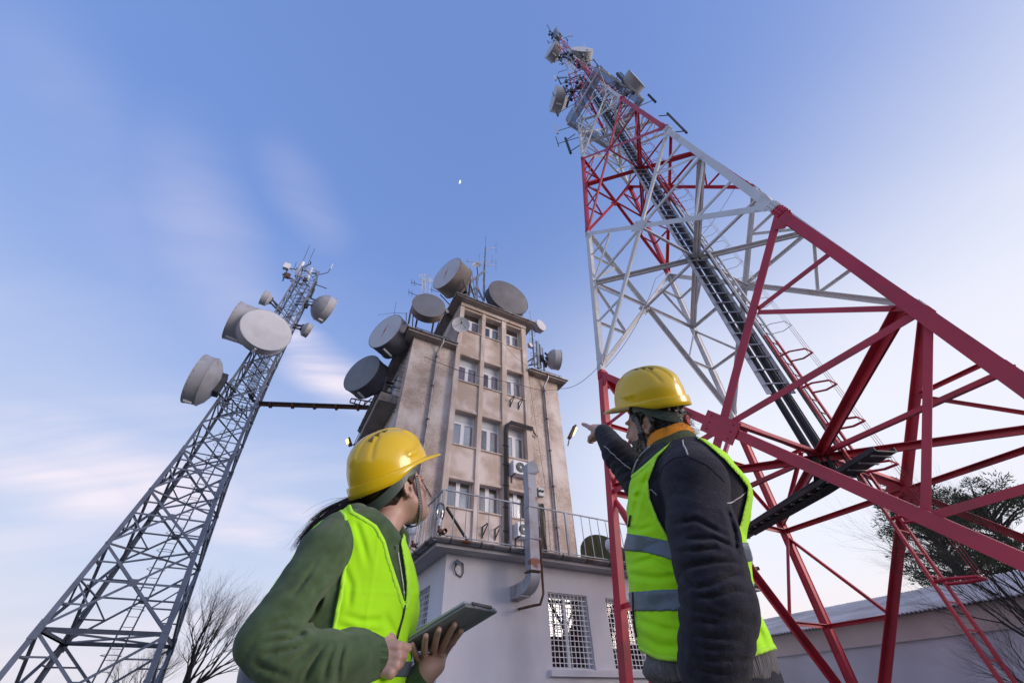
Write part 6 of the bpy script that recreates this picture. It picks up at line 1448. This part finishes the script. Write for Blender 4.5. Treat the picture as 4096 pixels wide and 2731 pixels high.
# helmet, strap
HH = hc-HX*.004+HZ*.084; HAh = axes((-.94, .34), math.radians(15), math.radians(-25)); HE = helmet(MAN, MP, HH, HAh, .98)
stp = [HL(.028, .088, .035), HL(.022, .086, .0), HL(.024, .080, -.05), HL(.030, .068, -.095), HL(.045, .035, -.132), HL(.050, 0, -.138), HL(.045, -.035, -.130), HL(.028, -.07, -.09), HL(.022, -.084, -.02), HL(.026, -.086, .03)]
strap(MAN, MP, stp, lambda t: HX, .017)
k = MB(); k.box(MP.W(HL(.024, .083, -.040)), MP.W(HX)-MP.W(HX*0), MP.W(HY)-MP.W(HY*0), MP.W(HZ)-MP.W(HZ*0), .022, .008, .026); k.build('strap_buckle', M['strap'], MAN)
# collar: olive outside, orange lining turned out, zip
def collar(bot, topc, r0, r1, a0, a1, mat, name, tilt0, tilt1, thick=.006):
    k = MB(); n_ = 40; vs = []
    for j in range(n_+1):
        a = a0+(a1-a0)*j/n_; o = np.array([math.cos(a), math.sin(a), 0])
        for (c, r, tl, th) in ((bot, r0, tilt0, 0), (topc, r1, tilt1, 0), (topc, r1, tilt1, -thick), (bot, r0, tilt0, -thick)):
            q = np.asarray(c)+np.array([o[0]*(r[0]+th), o[1]*(r[1]+th), o[0]*tl+.003*math.sin(a*5)]); vs.append(MP.W(q))
    k.add(vs, [(i*4+q, i*4+(q+1) % 4, i*4+4+(q+1) % 4, i*4+4+q) for i in range(n_) for q in range(4)]+[(0, 1, 2, 3), (n_*4+3, n_*4+2, n_*4+1, n_*4)])
    o = k.build(name, M[mat], MAN, auto=50); md = o.modifiers.new('round', 'BEVEL'); md.width = .002; md.segments = 2; return o
cb = (m6(380, 480, -.05)+m6(600, 400, -.05))/2
g0 = math.radians(195); g1 = math.radians(165+360)
collar((.004, .02, .660), (.012, .02, .706), (.104, .098), (.091, .086), g0, g1, 'olive', 'collar', .030, .022)
collar((.012, .02, .696), (.016, .02, .737), (.094, .089), (.085, .080), g0, g1, 'orange', 'collar_lining', .022, .012)
FJ2 = Field(); FJ2.add(lambda p: t_man(p)+.006, tc, tr, 0); FJ2.chain(armL, rL, .028)
surf_tube(FJ, MP, [c6(*p) for p in ((566, 425), (572, 450), (583, 470), (590, 494))], .0022, 'seam', 'thread', MAN, wob=1.5)
surf_tube(FJ, MP, [c6(*p) for p in ((874, 660), (840, 692), (800, 716), (775, 722))], .0018, 'seam', 'thread', MAN, wob=1.5)
surf_tube(FJ, MP, [c6(*p) for p in ((396, 652), (420, 660), (445, 682))], .0016, 'seam', 'thread', MAN, wob=1.5)
surf_tube(FR, MP, [c6(*p) for p in ((197, 450), (240, 492), (280, 530), (322, 560))], .0020, 'seam', 'thread', MAN, wob=1.5)
surf_tube(FJ, MP, [c6(*p) for p in ((455, 600), (475, 545), (520, 510), (590, 497), (680, 540), (765, 620))], .0016, 'seam', 'fleece', MAN, off=.0008)
FZ = Field(); FZ.add(t_man, tc, tr, 0)
surf_tube(FZ, MP, [c6(*p) for p in ((410, 452), (372, 490), (345, 530), (328, 580))], .0030, 'zip', 'zip', MAN, off=.006)
surf_tube(FZ, MP, [c6(*p) for p in ((320, 778), (316, 800), (310, 830))], .0035, 'vest_zip', 'black', MAN, off=.008)
surf_tube(FZ, MP, [c6(*p) for p in ((331, 1140), (333, 1220), (338, 1300), (348, 1350))], .0030, 'vest_zip', 'black', MAN, off=.008)
# ------------------------------------------------------------------ the woman
WPO = Pose(-20, 1.38, 1)
def c5(x, y): return (900+x/1.4504, 1650+y/1.4504)
def w5(x, y, w=0.0): return WPO.px(*c5(x, y), w)
WOM = thing('person', Vector(WPO.world(np.array([[0, 0, -CZ]]))[0]), 'woman in yellow helmet, lime vest and green hoodie holding a tablet and looking up', 'person')
rows = [((92, 1568), (1042, 1568)), ((112, 1430), (1078, 1430)), ((150, 1300), (1094, 1300)), ((190, 1200), (1108, 1200)), ((240, 1100), (1116, 1110)), ((300, 1000), (1111, 1000)), ((372, 900), (1092, 900)), ((432, 800), (1064, 815)), ((500, 712), (1034, 745)), ((560, 660), (1000, 722)), ((620, 615), (960, 700)), ((670, 590), (925, 675))]
wz, wf, wb = prof_rows(rows, w5)
whalf = np.interp(wz, [.05, .15, .25, .33, .40, .44, .48, .51], [.165, .165, .165, .17, .175, .165, .125, .08])
wz = np.concatenate([[wz[0]-.12], wz]); wf = np.concatenate([[wf[0]+.01], wf]); wb = np.concatenate([[wb[0]], wb]); whalf = np.concatenate([[.17], whalf])
_tw = profile(None, wz, wf, wb, whalf, 0.02)
CR_ = w5(845, 1040)
CVW = creases(WPO, [[w5(*q) for q in l] for l in (((935, 1170), (955, 1230), (985, 1290)), ((700, 1180), (800, 1210), (920, 1200)), ((690, 900), (730, 1000), (720, 1120)), ((760, 640), (800, 760), (830, 880)), ((1075, 900), (1085, 1020), (1080, 1130)), ((650, 1230), (760, 1260), (880, 1270)))], .007, .0036)
def t_wom(p):
    n = vnoise(p*8+4.7)-.5; n2 = vnoise(p*np.array([20, 20, 12], np.float32)+2.2)-.5
    r1 = np.abs(2*vnoise(p*np.array([9, 9, 15], np.float32)+np.float32(11.7))-1)**.6; u, z = WPO.flat(p)
    cr = np.exp(-((z-CR_[2]-.02*(u-CR_[0]))/.004)**2)+np.exp(-((u-CR_[0]+.05*(z-CR_[2]))/.004)**2)
    return _tw(p)-.009*n-.004*n2-.006*(r1-.6)*np.clip((.40-z)*6, .2, 1)-.0016*cr-CVW(p)
armN = [w5(655, 700, -.10), w5(580, 805, -.135), w5(465, 985, -.16), w5(352, 1158, -.18), w5(243, 1308, -.19), w5(335, 1412, -.195), w5(560, 1430, -.175), w5(735, 1424, -.135), w5(842, 1424, -.105)]
rN = [.056, .062, .055, .054, .054, .050, .050, .050, .046]
elF, wrF = w5(1000, 1660, .05), w5(1158, 1512, -.01)
armF = [np.array([.07, .16, .34]), np.array([.075, .15, .22]), elF, elF+(wrF-elF)*.70]; rF = [.058, .050, .042, .034]
FW = Field(); FW.add(lambda p: t_wom(p)+.006, (0, 0, .25), .5, 0); FW.chain(armN, rN, .026); FW.chain(armF, rF, .02)
hood = [w5(992, 785, -.07), w5(958, 735, -.09), w5(892, 672, -.10), w5(825, 625, -.085), w5(760, 605, -.04), w5(745, 605, .03), w5(800, 610, .10), w5(910, 670, .12), w5(1000, 720, .10), w5(1028, 760, .05)]
FW.chain(hood, [.016, .020, .026, .032, .036, .036, .032, .026, .020, .016], .022)
FW.chain([w5(1036, 760, .02), w5(1034, 715, .03), w5(1018, 668, .04)], [.016, .016, .012], .01)
fo3, ln3 = folds(armN, rN, .050, [.0006, .0012, .0022, .0042, .0062, .0058, .0040, .0026, .0005])
CW_ = creases(WPO, [[w5(*q, -.19) for q in l] for l in (((432, 1212), (330, 1172), (205, 1195)), ((440, 1222), (330, 1240), (170, 1262)), ((470, 1262), (350, 1310), (190, 1345)), ((520, 1282), (430, 1345), (300, 1440)), ((575, 1292), (520, 1370), (450, 1490)), ((640, 1290), (600, 1380), (570, 1510)), ((700, 1290), (672, 1390), (660, 1530)), ((560, 1000), (500, 1090), (420, 1190)), ((620, 900), (560, 980), (500, 1060)), ((110, 1395), (200, 1440), (330, 1490)), ((520, 760), (450, 860), (370, 960)), ((330, 1105), (250, 1130), (170, 1160)))], .0062, .0075)
def postw(p, d):
    near = np.abs(d) < .03
    if not near.any(): return d
    d = d.copy(); q = p[near]; a_ = np.minimum.reduce([seg(q, armN[i], armN[i+1], rN[i], rN[i+1]) for i in range(len(armN)-1)]); m_ = np.clip(1-a_/.03, 0, 1)
    d[near] -= (fo3(q)*.5+CW_(q))*m_+.0015*(vnoise(q*22)-.5); return d
FW.post = postw
V, Q = field_mesh(FW, (-.36, -.32, -.12), (.34, .26, .60), .0046); link_mesh('hoodie', WPO.world(V), Q, M['hoodie'], WOM, relax=1)
# cuffs
FCf = Field(); dn = (armN[8]-armN[7])/np.linalg.norm(armN[8]-armN[7]); FCf.cone(armN[7]-dn*.004, armN[8]+dn*.006, .0525, .0480, 0)
V, Q = field_mesh(FCf, np.minimum(armN[7], armN[8])-.08, np.maximum(armN[7], armN[8])+.08, .0042); link_mesh('cuff', WPO.world(V), Q, cloth('green_rib', (0.058, 0.100, 0.046), .95, .55, 160, .2, 300, .2, stretch=(.05, .05, 1)), WOM)
FCf = Field(); df = (wrF-elF)/np.linalg.norm(wrF-elF); FCf.cone(armF[3]-df*.01, wrF-df*.004, .036, .033, 0)
V, Q = field_mesh(FCf, wrF-.1, wrF+.1, .0042); link_mesh('cuff', WPO.world(V), Q, M['hoodie'], WOM)
# vest
fw = lambda poly: [(q[0], q[2]) for q in (w5(x, y) for x, y in poly)]
holeW = fw([(650, 566), (684, 606), (689, 850), (668, 1000), (614, 1288), (500, 1300), (380, 1230), (360, 960), (445, 795), (500, 714), (560, 652), (628, 572)])
neckW = fw([(742, 570), (800, 600), (880, 652), (930, 740), (960, 850), (1010, 1000), (1046, 1114), (1051, 1110), (1055, 1000), (1044, 900), (1020, 755), (1060, 620), (1000, 450), (700, 450)])
def cut_wom(p):
    u, z = WPO.flat(p); near = p[..., 1] < .04
    c = np.where(near, np.minimum(in_poly(u, z, holeW), in_poly(u, z, neckW)), np.minimum(in_poly(u, z, neckW), np.sqrt((p[..., 0]-.05)**2+(p[..., 2]-.34)**2)-.09))
    return c
FVw = Field(); FVw.add(vest_shell(t_wom, cut_wom), (0, 0, .25), .5, 0)
V, Q = field_mesh(FVw, (-.36, -.28, -.10), (.34, .26, .60), .0042); link_mesh('safety_vest', WPO.world(V), Q, M['lime'], WOM, relax=3)
F_ = Field(); F_.add(lambda p: np.maximum(np.maximum(t_wom(p)-.0065, -(t_wom(p)+.006)), np.abs(cut_wom(p)-.006)-.0065), (0, 0, .25), .5, 0)
V, Q = field_mesh(F_, (-.36, -.28, -.10), (.34, .26, .60), .0042); link_mesh('vest_binding', WPO.world(V), Q, M['lime_edge'], WOM, relax=3)
tape('reflective_stripe', [w5(80, 1420), w5(600, 1438), w5(1080, 1440)], [w5(70, 1610), w5(350, 1563), w5(830, 1542), w5(1060, 1532)], t_wom, cut_wom, WPO, WOM, (-.36, -.28, -.05), (.34, .26, .20))
surf_tube(FVw, WPO, [c5(*p) for p in ((1046, 1114), (1035, 1180), (1015, 1250), (1000, 1310))], .0028, 'vest_zip', 'black', WOM, off=.003)
surf_tube(FW, WPO, [c5(*p) for p in ((1001, 775), (1008, 840), (1020, 910), (1034, 1000), (1043, 1085))], .0026, 'hoodie_zip', 'zip', WOM, off=.002)
k = MB(); q = surf(FW, WPO, *c5(1001, 775)); k.box(WPO.W(q+np.array([.0, -.004, -.008])), RT, FWD, UP, .008, .005, .022); k.build('zip_pull', M['zip'], WOM)
# trousers and shoes
hw = np.array([-.03, .02, -.08]); FT = Field(); FT.ell(hw+[0, 0, .02], (.15, .155, .14), None, .04)
for sg in (-1, 1): FT.chain([hw+[0, .08*sg, -.02], hw+[.0, .09*sg, -.34], hw+[-.02, .095*sg, -.66]], [.085, .062, .05], .03)
V, Q = field_mesh(FT, (-.26, -.22, -CZ), (.22, .26, .12), .009); link_mesh('trousers', WPO.world(V), Q, M['dark_trousers'], WOM)
for sg in (-1, 1):
    F_ = Field(); F_.ell(hw+[.05, .095*sg, -CZ+.12], (.125, .045, .045), None, .02); F_.cone(hw+[-.02, .095*sg, -CZ+.13], hw+[-.02, .095*sg, -CZ+.18], .045, .045, .03); F_.add(lambda p: -(p[..., 2]+CZ-.002), (0, 0, -CZ), 1, 0, 'i')
    V, Q = field_mesh(F_, hw+[-.15, .095*sg-.1, -CZ+.07], hw+[.22, .095*sg+.1, -CZ+.28], .007); link_mesh('shoe', WPO.world(V), Q, M['black'], WOM)
# head
WA = axes((.925, .38), math.radians(31), math.radians(8)); WX, WY, WZ_ = WA
wc = w5(1052, 455, -.035) + .012*WX + .074*WY + .008*WZ_
WL = lambda x, y, z: wc+WX*x+WY*y+WZ_*z
FHW = Field(); head_field(FHW, wc, WA, True)
FHW.cone(WL(-.025, 0, -.05), np.array([.030, .02, .40]), .050, .056, .03)
FHW.ell((.0, .02, .30), (.11, .14, .13), None, .05); FHW.ell((-.0, .02, .12), (.12, .13, .16), None, .05)
FHW.chain([np.array([.0, -.08, .36])]+armN[1:], [.05]+[r*.6 for r in rN[1:-1]]+[.026], .03); FHW.chain([np.array([.05, .10, .34])]+armF[1:3]+[wrF], [.05, .036, .032, .026], .03)
# right hand: a fist on the near corner of the tablet
W_ = lambda x, y, w: w5(x, y, w)
HW_ = lambda x, y, w: w5(x, y, w+.095)
FHW.cone(armN[8]-dn*.03, HW_(880, 1420, -.200), .030, .032, .02)
FHW.ell(HW_(912, 1400, -.195), (.036, .031, .052), None, .014); FHW.ell(HW_(935, 1345, -.180), (.030, .026, .022), None, .012)
for kn, md_, tp in (((946, 1352), (1002, 1356), (1060, 1364)), ((948, 1404), (1004, 1414), (1036, 1412)), ((940, 1452), (990, 1464), (1014, 1456)), ((922, 1496), (960, 1508), (980, 1496))):
    FHW.chain([HW_(*kn, -.214), HW_(*md_, -.222), HW_(*tp, -.196)], [.0140, .0126, .0108], .003)
FHW.chain([HW_(905, 1335, -.17), HW_(950, 1312, -.15), HW_(1000, 1318, -.125), HW_(1038, 1320, -.105)], [.019, .0150, .0125, .0105], .006)        # thumb over the top
# tablet plane
TA, TBp, TC = W_(982, 1342, -.04), W_(1388, 1092, -.20), W_(1553, 1140, -.08); TN = np.cross(TBp-TA, TC-TBp); TN /= np.linalg.norm(TN)
if TN[2] > 0: TN = -TN                      # points down, out of the back
def under(x, y, off):                       # point below the tablet's back on the line of sight
    r = np.array(ray(*c5(x, y))); o_ = -WPO.v*WPO.D
    rl = np.array([r@WPO.r, r@WPO.v, r[2]]); o = np.array([0, -WPO.D, 0.]); t = ((TA+TN*off-o)@TN)/(rl@TN); return o+rl*t
U = under; TK = .014
wrp = wrF+df*.02
FHW.chain([wrF-df*.05, wrp], [.025, .026], .02)
pal = [U(1120, 1438, TK+.020), U(1160, 1432, TK+.022), U(1203, 1420, TK+.022), U(1240, 1408, TK+.020)]
for q_ in pal: FHW.cone(wrp+(q_-pal[1])*.45, q_, .0165, .0120, .012)
FHW.chain([pal[0], U(1102, 1392, TK+.014), U(1092, 1362, TK+.009), U(1086, 1342, TK+.007)], [.0095, .0084, .0076, .0066], .003)
FHW.chain([pal[1], U(1157, 1368, TK+.015), U(1160, 1322, TK+.010), U(1166, 1293, TK+.0075)], [.0105, .0092, .0084, .0074], .003)
FHW.chain([pal[2], U(1216, 1352, TK+.015), U(1228, 1295, TK+.010), U(1241, 1258, TK+.0078)], [.0110, .0098, .0088, .0078], .003)
FHW.chain([pal[3], U(1272, 1335, TK+.015), U(1305, 1272, TK+.010), U(1330, 1230, TK+.0078)], [.0112, .0098, .0088, .0078], .003)
FHW.chain([wrp+(pal[3]-pal[1])*.6, U(1262, 1400, TK+.012), U(1318, 1322, TK+.011), U(1366, 1268, TK+.009)], [.016, .0130, .0110, .0090], .008)
for sg in (-1, 1): FHW.chain([np.array([-.03, .02+.08*sg, -.08]), np.array([-.03, .02+.09*sg, -.40]), np.array([-.05, .115*sg, -.72])], [.07, .05, .038], .03)
V, Q = field_mesh(FHW, (-.30, -.34, -CZ), (.36, .26, .90), .0034); link_mesh('body', WPO.world(V), Q, M['skin_w'], WOM)
# tablet with its folding cover
tb = thing('tablet', WPO.W((TA+TC)/2), 'silver tablet in a grey folded cover held in the woman\'s two hands', 'tablet')
ux = (TBp-TA); LX = np.linalg.norm(ux); ux /= LX; uy = np.cross(TN, ux); 
if uy@(TC-TBp) < 0: uy = -uy
LY = (TC-TBp)@uy; wv = lambda q: WPO.W(q)-WPO.W(q*0)
def tbox(x0, x1, y0, y1, n0, n1, name, mat, bev=0):
    c = TA+ux*(x0+x1)/2+uy*(y0+y1)/2+TN*(n0+n1)/2; k = MB(); k.box(WPO.W(c), wv(ux), wv(uy), wv(TN), x1-x0, y1-y0, abs(n1-n0)); o = k.build(name, mat, tb)
    if bev: md = o.modifiers.new('round', 'BEVEL'); md.width = bev; md.segments = 3
    return o
M['tab'] = material('tablet_aluminium', (0.42, 0.44, 0.48), .35, .6); M['cover'] = material('grey_tablet_cover', (0.23, 0.235, 0.25), .7, var=.08, scale=60, bump=.1, bscale=500); M['screen'] = material('dark_glass', (0.01, 0.01, 0.014), .08)
tbox(0, LX, 0, LY, -.001, .0065, 'body', M['tab'], .003)
tbox(.006, LX-.006, .006, LY-.006, -.0025, -.0012, 'screen', M['screen'])
tbox(LX+.0005, LX+.003, .035, LY-.025, -.001, .0055, 'edge_trim', M['screen'])
for j in range(4):
    y0, y1 = LY*j/4+.001, LY*(j+1)/4-.001; tbox(-.001, LX+.001+.002*(j % 2), y0, y1, .0070, .0135+.0004*(j % 2), 'cover_panel', M['cover'], .0022)
# hair
def hair_shell_w(off, keep, vox=.004):
    F_ = Field(); head_field(F_, wc, WA, True); G_ = Field(); G_.add(lambda p: np.maximum(F_.ev(p)-off-.003*(vnoise(p*np.array([60, 60, 160], np.float32))-.5), keep((p-wc)@WA.T)), wc, .2, 0)
    return field_mesh(G_, wc-.16, wc+.16, vox)
def keep_w(q):
    x, y, z = q[..., 0], q[..., 1], q[..., 2]; line = np.interp(z, [-.10, -.075, -.05, -.02, .02, .05], [-.10, -.085, -.052, -.030, .030, .055])
    ear = np.sqrt(((x+.010)/.019)**2+((z+.002)/.034)**2); e_ = np.where(np.abs(y) > .05, (1-ear)*.02, -1)
    return np.maximum(np.maximum(x-line, -.068-z), e_)
V, Q = hair_shell_w(.009, keep_w); link_mesh('hair', WPO.world(V), Q, M['hair_w'], WOM)
rnd = random.Random(5); rts = []
base_ = w5(835, 535, .05); keyp = [(835, 535, .05), (760, 528, .06), (680, 545, .08), (590, 590, .10), (520, 640, .11), (470, 700, .12), (430, 745, .13), (405, 790, .13)]
def spline(P_, t):
    n = len(P_)-1; i = min(n-1, int(t*n)); f = t*n-i; p0, p1, p2, p3 = P_[max(i-1, 0)], P_[i], P_[i+1], P_[min(i+2, n)]
    return .5*((2*p1)+(p2-p0)*f+(2*p0-5*p1+4*p2-p3)*f*f+(3*p1-p0-3*p2+p3)*f**3)
KP = [w5(*k_) for k_ in keyp]
CL = [np.array([rnd.gauss(0, 1), rnd.gauss(0, 1), rnd.gauss(0, 1)]) for _ in range(13)]; CW = [(rnd.uniform(0, 6), rnd.uniform(6, 13), rnd.uniform(.4, 1.3), rnd.uniform(.5, 1.0)) for _ in CL]
for s_ in range(520):
    ci = s_ % 13; ph_, fq, am, lc = CW[ci]; o = np.array([rnd.gauss(0, 1), rnd.gauss(0, 1), rnd.gauss(0, 1)]); ln = lc*rnd.uniform(.85, 1.05); pts = []; free = 1.0 if rnd.random() < .9 else 3.0
    for i in range(20):
        t = i/19*min(1, ln); env = math.sin(math.pi*min(1, t*.75+.12))
        q = spline(KP, t)+CL[ci]*(.006+.013*t)*np.array([.5, 1, .8])+o*(.0022+.0030*t)*free+np.array([.004*math.cos(ph_+t*fq)*am, 0, .010*math.sin(ph_+t*fq)*am*t+.012*math.sin(ph_*1.7+t*fq*1.9)*t*t])
        pts.append(Vector(q))
    rts.append(pts)
strands('ponytail', rts, M['hair_w'], WOM, WPO, .0008)
rts = []
for s_ in range(26):
    t = rnd.uniform(0, 1); p = Vector(WL(.06+.02*t, -.066, .02-.05*t)); d = Vector(WX*.1-WZ_*1.0-WY*.15); pts = [p]
    for i in range(9): d = (d+Vector((rnd.uniform(-.25, .25), rnd.uniform(-.1, .1), 0))*.5).normalized(); p = p+d*.007; pts.append(p)
    rts.append(pts)
strands('loose_hair', rts, M['hair_w'], WOM, WPO, .0005)
# eyelashes
rts = []
for s_ in range(14):
    f = s_/13; p = Vector(WL(.082, -.020-.022*f, .006)); d = Vector(WX*.8-WY*.5*f+WZ_*.35); rts.append([p, p+d*.005, p+d*.010+Vector(WZ_)*.002])
strands('eyelashes', rts, M['hair_w'], WOM, WPO, .0005)
HW = wc+WZ_*.076-WX*.010; WAh = axes((.925, .38), math.radians(38), math.radians(10)); helmet(WOM, WPO, HW, WAh, 1.03)
stw = [WL(.034, -.083, .030), WL(.034, -.078, -.005), WL(.034, -.070, -.05), WL(.033, -.060, -.088), WL(.034, -.030, -.122), WL(.040, 0, -.128), WL(.034, .03, -.122), WL(.03, .066, -.08), WL(.03, .08, .02)]
strap(WOM, WPO, stw, lambda t: WX, .014)
